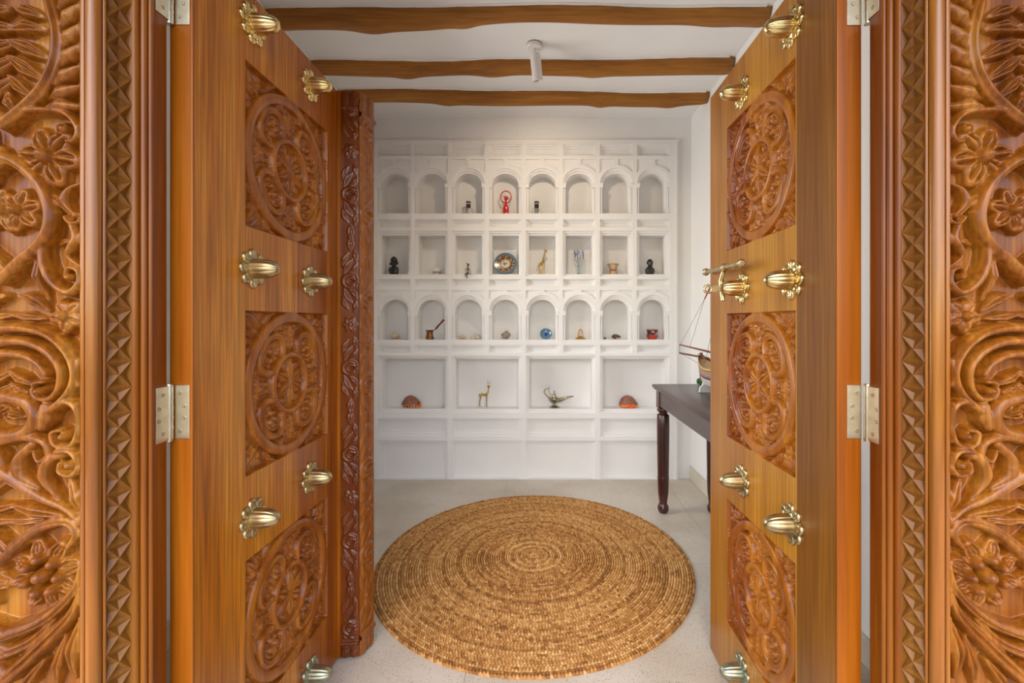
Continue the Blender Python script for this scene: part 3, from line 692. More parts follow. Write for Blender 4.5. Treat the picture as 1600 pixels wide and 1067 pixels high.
# carved post on the free edge of the left leaf
LOC = (.831, -1.087, 0)
ps = MB(); ps.prism([(-.880, 1.8405), (-.828, 1.8405), (-.828, 1.90), (-.746, 1.925), (-.746, 1.95), (-.88, 1.95)], ZD0-.004, ZD1)
post = ps.build('centre_post', M['post2'], door_l, loc=LOC)
lip = MB(); lip.box(-.8305, -.818, 1.8395, 1.93, ZD0, ZD1-.002); lip.build('edge_strip', M['edge'], post, loc=(0, 0, 0))
def post_relief(width, ph):
    wpx = 60; sc = width/wpx; hz = ZD1-ZD0; ny = hz/sc
    r = Relief(0, wpx, 0, ny, 1.5)
    per = .352/sc; k = -1; y = 55+ph
    r.H += 1.5
    while y < ny+per:
        r.stroke([(46, y-16), (26, y-22), (10, y-10), (10, y+10), (26, y+22), (46, y+16)], 7, 7, 9); r.stroke([(50, y-6), (30, y-10), (22, y), (30, y+10), (50, y+6)], 6, 6, 9.5)
        for sg in (-1, 1):
            r.leaf((10, y+sg*26), (40, y+sg*78), 9, 8.5, bend=.1*sg); r.leaf((30, y+sg*30), (54, y+sg*66), 8, 8, bend=-.1*sg); r.leaf((6, y+sg*50), (26, y+sg*100), 8, 8, bend=.1*sg); r.leaf((50, y+sg*70), (44, y+sg*108), 8, 8)
        if k % 2: r.flower(30, y+per/2, 26, 6, 9, groove=.4)
        else: r.leaf((30, y+per/2-40), (30, y+per/2), 12, 9); r.leaf((30, y+per/2+40), (30, y+per/2), 12, 9); r.stamp(30, y+per/2, 9, 9)
        y += per; k += 1
    for a, b in ((0, 50), (ny-62, ny)):
        r.H[(r.Y >= a) & (r.Y <= b)] = 1.5
    for y0 in (10, 34, ny-26, ny-8):
        for x in (14, 44): r.stroke([(x, y0-10), (x, y0+12)], 14, 9, 9.5)
    for y0 in (56, ny-46): r.stroke([(0, y0), (wpx, y0)], 7, 7, 11)
    r.blur(1); return r, sc
r, sc = post_relief(.078, 0)
# side face (towards the doorway) and front face, as reliefs lying on the core
def post_face(name, r, sc, o, du, dn, mat):
    V = np.zeros((r.ny, r.nx, 3)); o = np.array(o); du = np.array(du); dn = np.array(dn)
    V[:] = o+r.X[..., None]*sc*du+r.H[..., None]*sc*.8*dn; V[..., 2] += ZD1-r.Y*sc
    link(name, grid_mesh(name, V, mat), post)
c1 = np.array((-.818, 1.846, 0)); c2 = np.array((-.748, 1.852, 0)); c3 = np.array((-.722, 1.942, 0))
d1 = c2-c1; l1 = np.linalg.norm(d1); d1 /= l1; d2 = c3-c2; l2 = np.linalg.norm(d2); d2 /= l2
core = MB(); core.prism([(-.828, 1.847), (-.749, 1.8535), (-.7235, 1.942), (-.73, 1.95), (-.828, 1.95)], ZD0-.004, ZD1-.001); core.build('post_core', M['post'], post)
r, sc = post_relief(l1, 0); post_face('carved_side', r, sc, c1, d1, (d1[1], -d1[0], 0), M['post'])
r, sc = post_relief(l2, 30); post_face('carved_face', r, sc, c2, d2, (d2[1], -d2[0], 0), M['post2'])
# latch on the right leaf: chain bar with ringed ends, shackle and hasp through the stud
lat = link('latch', None, door_r)
def DR(px, py, off): # point at 'off' metres in front of the right leaf
    x = .700-off; Y = x*F/(px-CX); return Vector((x-.700, Y-1.089, EYE+(CY-py)*Y/F))
b = MB(); a0, a1 = DR(1103, 425, .055), DR(1160, 411, .055)
b.tube([a0, a0.lerp(a1, .5), a1], [.0085, .0095, .0085], 14); bar_ = b.build('bar', M['brass_old'], lat, 50)
for t in (.0, .55, .97):
    b = MB(); c = a0.lerp(a1, t); ax = (a1-a0).normalized(); b.tube([c-ax*.007, c-ax*.003, c+ax*.003, c+ax*.007], [.010, .0145, .0145, .010], 16); b.build('collar', M['brass_old'], bar_, 50)
b = MB()
for t in (.22, .8):
    c = a0.lerp(a1, t); b.tube([c+Vector((.05, 0, -.002)), c+Vector((.01, 0, -.012)), c+Vector((-.004, 0, -.010))], .004, 8)
b.build('staple', M['brass_old'], lat, 50)
b = MB(); h0, h1, h2 = DR(1131, 424, .06), DR(1127, 445, .062), DR(1130, 470, .06)
b.tube([h0, h0.lerp(h1, .5)+Vector((0, .006, 0)), h1, h2], [.008, .010, .0095, .008], 12, smooth=4); b.build('shackle', M['brass_old'], lat, 60)
hz_ = EYE+.119; hy_ = 1.595-1.089
ring = [(-.121+.0125*math.cos(a), hy_, hz_-.004+.0125*math.sin(a)) for a in [2*PI*k/20 for k in range(21)]]
b = MB(); b.tube(ring, .0046, 8); b.box(-.109, -.074, hy_-.004, hy_+.004, hz_-.014, hz_+.008); b.build('hasp', M['brass_old'], lat, 50)
# ------------------------------------------------------------------ ceiling beams: crooked peeled logs set into the plaster
M['limewash'] = M['white_smooth']
def beam(Y, r, bumps, seed, label, x1):
    rnd = random.Random(seed)
    x0 = XL+.001; n = 90; k = 20; V = np.zeros((n, k, 3)); ph = [rnd.uniform(0, 6.28) for _ in range(8)]
    for i in range(n):
        t = i/(n-1); x = x0+(x1-x0)*t
        q = r*(1+.06*math.sin(5*t+ph[0])+.035*math.sin(17*t+ph[1]))
        dy = .020*math.sin(4.1*t+ph[2])+.008*math.sin(13*t+ph[3]); dz = .014*math.sin(5.3*t+ph[4])+.006*math.sin(15*t+ph[5])
        for (bx, ba, bw) in bumps:
            g = math.exp(-((x-bx)/bw)**2); q *= 1+.13*ba*g; dz -= .012*ba*g
        if i in (0, n-1): q *= .90
        for j_ in range(k):
            a = 2*PI*j_/k; qq = q*(1+.03*math.sin(3*a+ph[6]+3*t)+.02*math.sin(5*a+ph[7]-6*t))
            V[i, j_] = (x, Y+dy+qq*math.cos(a), ROOF-.012+dz+qq*math.sin(a))
    me = grid_mesh('ceiling_beam', V, M['beam'], True, close_u=True)
    bm = bmesh.new(); bm.from_mesh(me); bm.verts.ensure_lookup_table()
    bm.faces.new([bm.verts[j_] for j_ in range(k)]); bm.faces.new([bm.verts[(n-1)*k+j_] for j_ in range(k-1, -1, -1)])
    bmesh.ops.recalc_face_normals(bm, faces=bm.faces); bm.to_mesh(me); bm.free()
    o = link('ceiling_beam', me)
    pts = [V[i][V[i, :, 2].argsort()] for i in range(0, n, 3)]
    edge = []
    for i in range(0, n, 2):
        r_ = V[i]; f_ = r_[r_[:, 1] < r_[:, 1].mean()]; w_ = f_[np.abs(f_[:, 2]-(ROOF-.004)).argmin()]; edge.append((w_[0], w_[1]-.003, ROOF-.001))
    tb = MB(); tb.tube(edge, [.007+.003*rnd.random() for _ in edge], 8); tb.build('plaster_edge', M['white_smooth'], o, 60)
    tag(o, label, 'beam', 'log beams under the white ceiling'); return o
beam(2.64, .063, [(-1.0, .8, .10), (-.45, .6, .06), (1.0, .5, .12)], 3, 'log beam nearest the viewer, crossing the ceiling above both doors', XR-.004)
beam(3.15, .066, [(-.95, .7, .08), (-.35, .9, .12), (.35, .5, .08)], 8, 'crooked log beam right behind the white ceiling spotlight', XR-.012)
beam(3.575, .066, [(-.75, .6, .08), (.45, .7, .06), (1.0, .6, .08)], 21, 'log beam closest to the niche wall, above the top row of niches', XR-.004)

# ------------------------------------------------------------------ ceiling spotlight
M['lamp_white'] = plain('lamp_white', (.78, .74, .70, 1), .4)
M['lamp_dark'] = plain('lamp_reflector', (.16, .15, .14, 1), .35, metal=.4)
lx, ly = P(835, 66, 2.93).x, 2.93
lamp = empty('ceiling_spotlight', (lx, ly, ROOF)); tag(lamp, 'small white cylinder spotlight hanging under the ceiling', 'spotlight')
b = MB(); b.lathe([(.046, -.0005), (.048, -.003), (.048, -.026), (.044, -.030), (.010, -.031)], 28); b.build('canopy', M['lamp_white'], lamp, 40)
b = MB(); b.lathe([(.0485, 0), (.0495, -.0015), (.0495, -.004), (.0485, -.0045)], 28); b.build('gasket', M['lamp_dark'], lamp, 40)
b = MB(); b.tube([(0, 0, -.03), (0, 0, -.062)], .008, 12); b.ell((0, 0, -.062), (.011, .011, .011)); b.build('swivel', M['lamp_white'], lamp, 40)
TL = Matrix.Translation((.004, .002, -.058)) @ Matrix.Rotation(math.radians(-6), 4, 'Y') @ Matrix.Rotation(math.radians(14), 4, 'X')
b = MB(); b.lathe([(.026, 0), (.033, -.004), (.034, -.008), (.034, -.162), (.031, -.164), (.030, -.150), (.012, -.140)], 28, TL); hd = b.build('lamp_head', M['lamp_white'], lamp, 40)
b = MB(); b.lathe([(.029, -.152), (.026, -.148), (.018, -.146), (.010, -.150), (1e-6, -.150)], 20, TL, lambda a, z: 1+.05*math.sin(8*a)); b.build('reflector', M['lamp_dark'], hd, 30)

ld = bpy.data.lights.new('spotlight_beam', 'SPOT'); ld.energy = 15; ld.spot_size = math.radians(125); ld.spot_blend = .9; ld.color = (1.0, .80, .58); ld.shadow_soft_size = .04
lo_ = bpy.data.objects.new('spotlight_beam', ld); COL.objects.link(lo_); lo_.parent = lamp; lo_.location = (.03, .06, -.24); lo_.rotation_euler = (math.radians(52), 0, 0)

# ------------------------------------------------------------------ round woven rug
def rug_mat():
    m, nt, b, N, L = nodes('woven_sisal')
    tc = N('TexCoord'); n = N('TexNoise'); n.inputs['Scale'].default_value = 75; n.inputs['Detail'].default_value = 3; L(tc.outputs['Object'], n.inputs['Vector'])
    n2 = N('TexNoise'); n2.inputs['Scale'].default_value = 5; n2.inputs['Detail'].default_value = 5; L(tc.outputs['Object'], n2.inputs['Vector'])
    at = N('Attribute'); at.attribute_name = 'tone'
    a1 = N('Math'); a1.operation = 'MULTIPLY_ADD'; L(at.outputs['Fac'], a1.inputs[0]); a1.inputs[1].default_value = .5
    a0 = N('Math'); a0.operation = 'MULTIPLY'; a0.inputs[1].default_value = .3; L(n.outputs['Fac'], a0.inputs[0]); L(a0.outputs[0], a1.inputs[2])
    a2 = N('Math'); a2.operation = 'MULTIPLY_ADD'; L(n2.outputs['Fac'], a2.inputs[0]); a2.inputs[1].default_value = .16; L(a1.outputs[0], a2.inputs[2])
    r = N('ValToRGB'); e = r.color_ramp.elements; e[0].position = .28; e[0].color = srgb(132, 84, 36); e[1].position = .8; e[1].color = srgb(222, 180, 118)
    x = e.new(.52); x.color = srgb(186, 134, 72)
    L(a2.outputs[0], r.inputs['Fac']); L(r.outputs['Color'], b.inputs['Base Color']); b.inputs['Roughness'].default_value = .62; b.inputs['Specular IOR Level'].default_value = .3
    return m
M['rug'] = rug_mat()
rug = empty('round_rug', (-.05, 2.654, 0)); rug.scale = (.972, 1, 1)
tag(rug, 'large round golden woven sisal rug on the terrazzo floor', 'rug')
NR = 66; RR = .914; pitch = RR/NR; rng = np.random.RandomState(4)
for k in range(NR):
    rad = (k+.5)*pitch; ns = max(5, int(2*PI*rad/.0150)); per = 4; n = ns*per
    a = np.arange(n)/n*2*PI+k*.7
    f = (np.arange(n) % per)/per
    sid = np.arange(n)//per
    hs = 1+.25*rng.uniform(-1, 1, ns); bulge = np.array([.0, .85, 1.0, .85])[np.arange(n) % per]
    ts = np.array([-1.0, -.62, 0, .62, 1.0]); hz = np.array([.0, .74, 1.0, .74, .0])
    wob = .0016*np.sin(3*a+k*.05)+.0010*np.sin(7*a+k*.13)
    V = np.zeros((5, n, 3))
    for q in range(5):
        lean = .0035*(ts[q])
        rr = rad+wob+ts[q]*pitch*.52*(.80+.2*bulge); aa = a+lean/max(rad, .03)
        V[q, :, 0] = rr*np.cos(aa); V[q, :, 1] = rr*np.sin(aa)
        V[q, :, 2] = .002+.0125*hz[q]*(.25+.75*bulge*hs[sid])
        if k == NR-1 and q == 4: V[q, :, 2] = .0005
    me = grid_mesh('coil', V[::-1], M['rug'], True, close_u=True)
    at = me.attributes.new('tone', 'FLOAT', 'POINT'); tone = np.clip(.54+.20*rng.randn(ns)+.15*rng.randn()+.07*np.sin(np.arange(ns)*.35+k)*rng.uniform(0, 1), 0, 1)
    at.data.foreach_set('value', np.tile(tone[sid], 5).astype(np.float32))
    link('coil', me, rug)

# ------------------------------------------------------------------ console table with turned, fluted legs
TX0, TX1, TY0, TY1, TZ = .800, 1.285, 2.02, 3.335, .916
tab = empty('console_table', ((TX0+TX1)/2, (TY0+TY1)/2, 0)); tag(tab, 'dark mahogany console table with turned fluted legs against the right wall', 'table')
ox, oy = (TX0+TX1)/2, (TY0+TY1)/2
b = MB(); b.box(TX0-ox, TX1-ox, TY0-oy, TY1-oy, TZ-.022, TZ); b.build('tabletop', M['tabletop'], tab, 60, .006)
b = MB(); b.box(TX0-ox+.010, TX1-ox-.010, TY0-oy+.010, TY1-oy-.010, TZ-.034, TZ-.022); b.build('moulding', M['tabletop'], tab, 60, .004)
for nm, a in (('apron', (TX0+.032, TX0+.054, TY0+.10, TY1-.10)), ('apron', (TX1-.054, TX1-.032, TY0+.10, TY1-.10)), ('apron', (TX0+.10, TX1-.10, TY0+.032, TY0+.054)), ('apron', (TX0+.10, TX1-.10, TY1-.054, TY1-.032))):
    b = MB(); b.box(a[0]-ox, a[1]-ox, a[2]-oy, a[3]-oy, TZ-.145, TZ-.034); b.build(nm, M['tabletop'], tab, None, .002)
leg = MB(); leg.box(-.041, .041, -.041, .041, TZ-.165, TZ-.034)
lm_block = leg
prof = [(.030, .752), (.042, .748), (.044, .738), (.040, .728), (.030, .722), (.030, .714), (.040, .708), (.0435, .70), (.0440, .60), (.0425, .45), (.040, .27), (.040, .262), (.0415, .255), (.0405, .24), (.0375, .15), (.030, .085), (.027, .07), (.031, .062), (.038, .048), (.040, .032), (.036, .014), (.026, .0005)]
fl_ = lambda a, z: 1-.09*(abs(math.sin(7*a)) < .42)*(1 if .275 < z < .70 else 0)
lg = MB()
dense = []
for (r0, z0), (r1, z1_) in zip(prof, prof[1:]): dense.append((r0, z0))
dense.append(prof[-1]); lg.lathe(dense[::-1], 84, None, fl_)
LEGM = lg.mesh('leg', M['table'], 45); BLKM = lm_block.mesh('leg_block', M['table'], None, .004)
for x in (TX0+.066, TX1-.062):
    for y in (TY0+.066, TY1-.062):
        o = link('leg', LEGM, tab, (x-ox, y-oy, 0)); link('leg_block', BLKM, o)

# ------------------------------------------------------------------ model sailing ship on the table (bow towards the niches)
M['ship_brown'] = wood('ship_brown', srgb(92, 48, 28), srgb(122, 68, 40), srgb(150, 92, 58), axis='Y', rough=.45, coat=.1, scale=40)
M['ship_tan'] = plain('ship_tan', srgb(196, 160, 112), .5, var=.1, vscale=60)
M['ship_white'] = plain('ship_white', srgb(214, 210, 204), .5)
M['ship_blue'] = plain('ship_blue', srgb(110, 140, 180), .5); M['ship_red'] = plain('ship_red', srgb(150, 46, 40), .5)
M['rope'] = plain('rope_dark', srgb(44, 38, 36), .8)
SX, SB, SS, SZ = 1.055, 3.035, 2.36, TZ                # centre line, bow, stern, table height
ship = empty('model_ship', (SX, (SB+SS)/2, SZ)); tag(ship, 'wooden model sailing ship on the console table, bow and bowsprit showing', 'model ship')
def sy(Y): return Y-(SB+SS)/2
def hull_sec(t):   # t 0 stern .. 1 bow -> half width at deck, sheer height, keel height
    w = .075*(1-max(0, (t-.55)/.45)**2.2)*(.72+.28*min(1, t/.25)); sh = .168+.05*(1-t)**2.5+.075*max(0, (t-.5)/.5)**2; ke = .055+.06*max(0, (t-.85)/.15)**2
    return max(w, .004), sh, ke
def hull_band(f0, f1, off, name, mat, parent):
    n = 36; q = 7; Vv = np.zeros((n*1, 2*q, 3))
    for i in range(n):
        t = i/(n-1); w, sh, ke = hull_sec(t)
        for j_ in range(q):
            f = f0+(f1-f0)*j_/(q-1); x = w*math.sin(min(1, .12+f)*PI/2)**.7+off; z = ke+(sh-ke)*f
            yy = sy(SS+(SB-SS)*t+.03*(f)*max(0, t-.8)/.2)
            Vv[i, q-1-j_] = (-x, yy, z); Vv[i, q+j_] = (x, yy, z)
    me = grid_mesh(name, Vv, mat); o = link(name, me, parent)
    s_ = o.modifiers.new('solid', 'SOLIDIFY'); s_.thickness = .004; s_.offset = -1 if off >= 0 else 1
    return o
hull_band(0, .48, 0, 'hull_bottom', M['ship_white'], ship)
hb = hull_band(.48, .98, 0, 'hull', M['ship_brown'], ship)
for f0, f1, mt in ((.46, .50, 'ship_red'), (.56, .62, 'ship_blue'), (.66, .72, 'ship_tan'), (.78, .83, 'ship_tan'), (.90, 1.0, 'ship_tan')): hull_band(f0, f1, .0025, 'strake', M[mt], hb)
b = MB(); n = 20
vs = []; 
for i in range(n):
    t = i/(n-1); w, sh, ke = hull_sec(t); vs += [(-w*.95, sy(SS+(SB-SS)*t), sh-.02), (w*.95, sy(SS+(SB-SS)*t), sh-.02)]
b.add(vs, [(2*i, 2*i+1, 2*i+3, 2*i+2) for i in range(n-1)]); b.build('deck', M['ship_tan'], ship)
b = MB(); b.box(-.045, .045, sy(SS)+.02, sy(SS)+.14, .15, .225); b.build('cabin', M['ship_brown'], ship, None, .003)
b = MB(); b.box(-.006, .006, sy(SB)-.02, sy(SB)+.012, .06, .25); b.build('stem', M['ship_brown'], ship, None, .002)
def SPt(px, py, X): Y = X*F/(px-CX); return Vector((X-SX, sy(Y), EYE+(CY-py)*Y/F-SZ))
tip1, tip2 = SPt(1062, 538.5, SX-.01), SPt(1062, 551.5, SX-.01)
e1 = Vector((0, sy(2.78), .235)); 
b = MB(); b.tube([tip1, Vector((0, sy(2.75), .262))], [.0055, .0075], 10); b.build('bowsprit', M['ship_brown'], ship, 40)
b = MB(); b.tube([tip2, Vector((0, sy(2.9), .222))], [.0065, .0075], 10); b.build('boom', M['ship_brown'], ship, 40)
mt = SPt(1101, 467, SX)                                 # lower end of the slanting lateen yard
for Ym, top in ((sy(2.70), .66), (sy(2.46), .56)):
    b = MB(); b.tube([(0, Ym, .14), (0, Ym, top-.02), (0, Ym, top)], [.009, .006, .005], 10); ms = b.build('mast', M['ship_brown'], ship, 40)
    b = MB(); b.tube([(0, Ym, top-.035), (0, Ym, top-.002)], .0075, 10); b.build('mast_cap', M['ship_red'], ms, 40)
    lo = mt if Ym == sy(2.70) else Vector((.012, Ym+.14, .42)); hi = lo+Vector((.02, -.42, .34))
    b = MB(); b.tube([lo, lo.lerp(hi, .5), hi], [.004, .0055, .0035], 8); b.build('yard', M['ship_red'], ms, 40)
for p, q in ((mt, tip1+Vector((0, -.012, 0))), (mt, tip1.lerp(Vector((0, sy(2.75), .262)), .32)), (tip1, tip2), (tip2, Vector((0, sy(3.03), .17))), (Vector((0, sy(2.70), .62)), Vector((.05, sy(2.84), .2))), (Vector((0, sy(2.70), .62)), Vector((-.05, sy(2.82), .2))), (Vector((0, sy(2.70), .62)), Vector((0, sy(2.46), .5)))):
    b = MB(); b.tube([p, q], .0011, 6); b.build('rope', M['rope'], ship)
b = MB(); b.prism([(-.05, .0005), (.05, .0005), (.044, .035), (.03, .045), (.018, .075), (-.018, .075), (-.03, .045), (-.044, .035)], -.012, .012, T=Matrix(((1, 0, 0, 0), (0, 0, 1, sy(2.93)), (0, 1, 0, 0), (0, 0, 0, 1)))); b.build('stand', M['ship_white'], ship, None, .002)
b = MB(); b.prism([(-.05, .0005), (.05, .0005), (.044, .035), (.03, .045), (.018, .065), (-.018, .065), (-.03, .045), (-.044, .035)], -.012, .012, T=Matrix(((1, 0, 0, 0), (0, 0, 1, sy(2.5)), (0, 1, 0, 0), (0, 0, 0, 1)))); b.build('stand', M['ship_white'], ship, None, .002)
# small green leaf-shaped ornament behind the ship
gp = P(1089, 600, 3.25); M['green'] = plain('leaf_green', srgb(46, 110, 60), .35)
b = MB(); b.ell((0, 0, .030), (.016, .006, .022), 14, 10); b.ell((.014, 0, .018), (.014, .006, .017), 12, 8); b.tube([(.004, 0, .0005), (.004, 0, .014)], [.008, .004], 10)
o = b.build('green_ornament', M['green'], None, 60, loc=(gp.x+.012, 3.25, TZ)); tag(o, 'small green ornament at the back of the table by the ship', 'ornament')

# ------------------------------------------------------------------ things in the niches
M['black'] = plain('black_stone', (.012, .010, .009, 1), .38, coat=.2, bump=.3, bscale=120)
M['red'] = plain('red_lacquer', srgb(196, 14, 20), .28, coat=.5)
M['bronze'] = metal('dark_bronze', (.16, .12, .08, 1), .38, (.08, .06, .045, 1), 60)
M['gold_brass'] = metal('gold_brass', (.62, .44, .15, 1), .28, (.42, .28, .09, 1), 50)
M['copper'] = metal('old_copper', (.34, .17, .08, 1), .36, (.22, .10, .05, 1), 40)
M['silverbrass'] = metal('pale_brass', (.46, .40, .28, 1), .26, (.24, .20, .14, 1), 70)
M['handle_wood'] = wood('handle_wood', srgb(96, 40, 22), srgb(126, 58, 34), srgb(150, 80, 50), rough=.35, scale=60)
M['porcelain'] = plain('porcelain', (.80, .77, .72, 1), .2, coat=.4)
M['brown_glaze'] = plain('brown_glaze', srgb(120, 52, 36), .3, coat=.3)
M['clear'] = glass('clear_glass', (.96, .98, .98, 1)); M['blue_glass'] = glass('blue_glass', (.22, .55, .78, 1)); M['cobalt'] = plain('cobalt_glass', srgb(28, 58, 168), .1, coat=.6); M['aqua'] = glass('aqua_glass', (.55, .88, .90, 1))
M['thin_clear'] = glass('thin_clear_glass', (.98, .99, .99, 1)); M['thin_clear'].node_tree.nodes['Principled BSDF'].inputs['IOR'].default_value = 1.16
M['dark_wood'] = plain('dark_stopper', srgb(52, 32, 22), .5)
M['drum'] = wood('drum_wood', srgb(182, 148, 112), srgb(204, 172, 134), srgb(220, 190, 154), rough=.55, coat=0, scale=40); M['drum_band'] = plain('drum_band', srgb(150, 88, 48), .5)
M['shell_cream'] = plain('shell_cream', srgb(212, 196, 174), .45, bump=.5, bscale=90, var=.14, vscale=45)
M['shell_grey'] = plain('shell_mottled', srgb(158, 142, 126), .45, bump=.6, bscale=110, var=.5, vscale=60)
M['shell_dark'] = plain('shell_dark', srgb(84, 68, 62), .4, bump=.4, bscale=90, var=.55, vscale=60)
M['shell_brown'] = plain('shell_brown', srgb(150, 96, 74), .45, bump=.8, bscale=120, var=.45, vscale=70)
M['shell_orange'] = plain('shell_orange', srgb(222, 104, 34), .22, coat=.5, var=.18, vscale=30)
M['shell_lip'] = plain('shell_lip', srgb(214, 150, 112), .25, coat=.4, var=.2, vscale=60)
M['tooth'] = plain('shell_tooth_gap', srgb(86, 34, 24), .4)
M['terracotta'] = plain('terracotta', srgb(186, 62, 34), .5, var=.1); M['bell'] = metal('bell_brass', (.62, .36, .10, 1), .34, (.48, .26, .07, 1), 40)
def pot_mat():
    m, nt, b, N, L = nodes('painted_pot'); tc = N('TexCoord'); v = N('TexVoronoi'); v.inputs['Scale'].default_value = 38; L(tc.outputs['Object'], v.inputs['Vector'])
    r = N('ValToRGB'); r.color_ramp.interpolation = 'CONSTANT'; e = r.color_ramp.elements; e[0].color = srgb(196, 186, 178); e[1].position = .32; e[1].color = srgb(70, 34, 28); L(v.outputs['Distance'], r.inputs['Fac']); L(r.outputs['Color'], b.inputs['Base Color']); b.inputs['Roughness'].default_value = .5; return m
M['pot'] = pot_mat()
DY = 4.05
zr = {1: wz(333.4-.6), 2: wz(428), 3: wz(531.3-.6), 4: wz(640)}
def at(px, row, Y=DY): return ((px-CX)*Y/F, Y, zr[row]+.0004)
E = DY/F          # metres per photo pixel at the niche objects
def bust(px, label, hat):
    o = empty('bust', at(px, 2, 4.02)); tag(o, label, 'bust')
    e = 4.02/F; b = MB()
    if hat:   # tall pointed cap, broad ears, rounded body with rows of beads
        b.lathe([(5.6*e, 0), (7.0*e, 2*e), (7.2*e, 6*e), (6.2*e, 10*e), (3.4*e, 13*e), (2.8*e, 15*e)], 24, Matrix.Diagonal((1, .72, 1, 1)))
        b.ell((0, 0, 18.3*e), (4.4*e, 4.2*e, 5.2*e)); b.ell((-5.3*e, 0, 17*e), (1.6*e, 1.4*e, 2.8*e)); b.ell((5.3*e, 0, 18*e), (1.6*e, 1.4*e, 2.8*e))
        b.ell((0, -4.0*e, 17.4*e), (1.1*e, 1.3*e, 1.8*e)); b.ell((0, -3.6*e, 14.8*e), (1.8*e, 1.0*e, .7*e))
        for s_ in (-1, 1): b.ell((s_*1.9*e, -3.5*e, 19.2*e), (1.1*e, .9*e, .7*e)); b.ell((s_*6.0*e, -1*e, 7*e), (1.9*e, 2.2*e, 5.0*e))
    else:
        b.lathe([(5.4*e, 0), (6.6*e, 1.5*e), (7.6*e, 5*e), (7.0*e, 9*e), (4.0*e, 12*e), (2.6*e, 14*e)], 24, Matrix.Diagonal((1, .66, 1, 1)))
        b.ell((0, 0, 19*e), (4.6*e, 4.6*e, 5.6*e)); b.ell((.6*e, -1.2*e, 16*e), (3.6*e, 3.6*e, 4*e)); b.ell((-4.5*e, .3*e, 18.4*e), (.9*e, 1.2*e, 1.8*e)); b.ell((4.5*e, .3*e, 18.4*e), (.9*e, 1.2*e, 1.8*e))
        b.ell((.5*e, -4.7*e, 18*e), (1.1*e, 1.3*e, 1.5*e)); b.ell((.5*e, -4.2*e, 15.6*e), (1.9*e, 1.0*e, .8*e))
        for s_ in (-1, 1): b.ell((s_*1.9*e+.4*e, -4.1*e, 19.8*e), (1.1*e, .9*e, .7*e))
    b.build('figure', M['black'], o, remesh=.0032)
    if hat:
        c = MB(); c.lathe([(5.0*e, 20*e), (5.4*e, 21.4*e), (4.9*e, 24.4*e), (3.2*e, 27*e), (1.4*e, 28.3*e), (1e-6, 28.8*e)], 22); c.build('cap', M['black'], o, 50)
        c = MB()
        for k in range(4): c.ell((-3.6*e, -4.7*e+.25*e*k*0, (3+2.4*k)*e), (.7*e, .6*e, .8*e), 8, 6)
        c.build('bead', plain('bead_grey', (.10, .095, .09, 1), .3), o, 60)
bust(615.5, 'black carved figure with a pointed cap and big ears in a square niche', True)
bust(1015.5, 'black carved bald head and shoulders in the rightmost square niche', False)
def bottle(px, tilt, label):
    o = empty('glass_bottle', at(px, 1), tilt); tag(o, label, 'bottle', 'small glass bottles beside the red figure')
    b = MB(); b.lathe([(1e-6, .3*E), (7.0*E, .3*E), (7.6*E, 1.0*E), (7.6*E, 7*E), (6.2*E, 10*E), (3.6*E, 11.6*E), (3.2*E, 12.6*E), (2.8*E, 12.6*E), (3.0*E, 11.4*E), (5.6*E, 9.6*E), (6.9*E, 7*E), (6.9*E, 1.6*E), (1e-6, 1.5*E)], 28); b.build('body', M['thin_clear'], o, 40)
    b = MB(); b.lathe([(2.7*E, 11.8*E), (3.5*E, 12.8*E), (3.5*E, 17.2*E), (3.3*E, 17.6*E)], 22); st_ = b.build('stopper', M['dark_wood'], o, 40)
    b = MB(); b.lathe([(3.2*E, 17.6*E), (3.4*E, 17.8*E), (3.4*E, 18.6*E), (3.2*E, 18.8*E)], 22); b.build('white_ring', M['porcelain'], st_, 40)
    b = MB(); b.lathe([(3.3*E, 18.8*E), (3.9*E, 19.2*E), (3.9*E, 20.8*E), (3.3*E, 21.6*E), (1e-6, 21.8*E)], 22); b.build('cap', M['dark_wood'], st_, 40)
    for p_, s_ in (((-.6*E, -7.5*E, 7.0*E), .9*E), ((-5*E, -5.2*E, 8.6*E), .6*E), ((5.5*E, -5.1*E, 5*E), .5*E)):
        b = MB(); b.ell(p_, (s_, .4*E, s_), 10, 6); b.build('painted_dot', M['dark_wood'], o, 60)
bottle(732, 0, 'small clear bottle with dark stopper, in the niche left of the red figure'); bottle(838.5, .5, 'small clear bottle with dark stopper, in the niche right of the red figure')
# red dancer with arms in a ring
o = empty('red_figurine', at(790.5, 1)); tag(o, 'glossy red figurine with arms joined in a ring overhead', 'figurine')
b = MB(); b.lathe([(5.6*E, 0), (5.2*E, 1.2*E), (4.6*E, 4*E), (4.7*E, 9*E), (4.2*E, 13*E), (2.4*E, 17*E), (1.2*E, 18.8*E), (1.2*E, 20.4*E), (1.3*E, 21.4*E)], 28, Matrix.Diagonal((1, .8, 1, 1))); b.ell((0, 0, 26.6*E), (3.4*E, 3.2*E, 3.6*E), 20, 12); b.tube([(0, 0, 20*E), (0, 0, 24*E)], [1.2*E, 1.6*E], 12)
b.tube([(8.4*E*math.sin(a), 0, 28.6*E-9.4*E*math.cos(a)) for a in [2*PI*k/36 for k in range(37)]], .95*E, 10); b.build('body', M['red'], o, remesh=.0022)
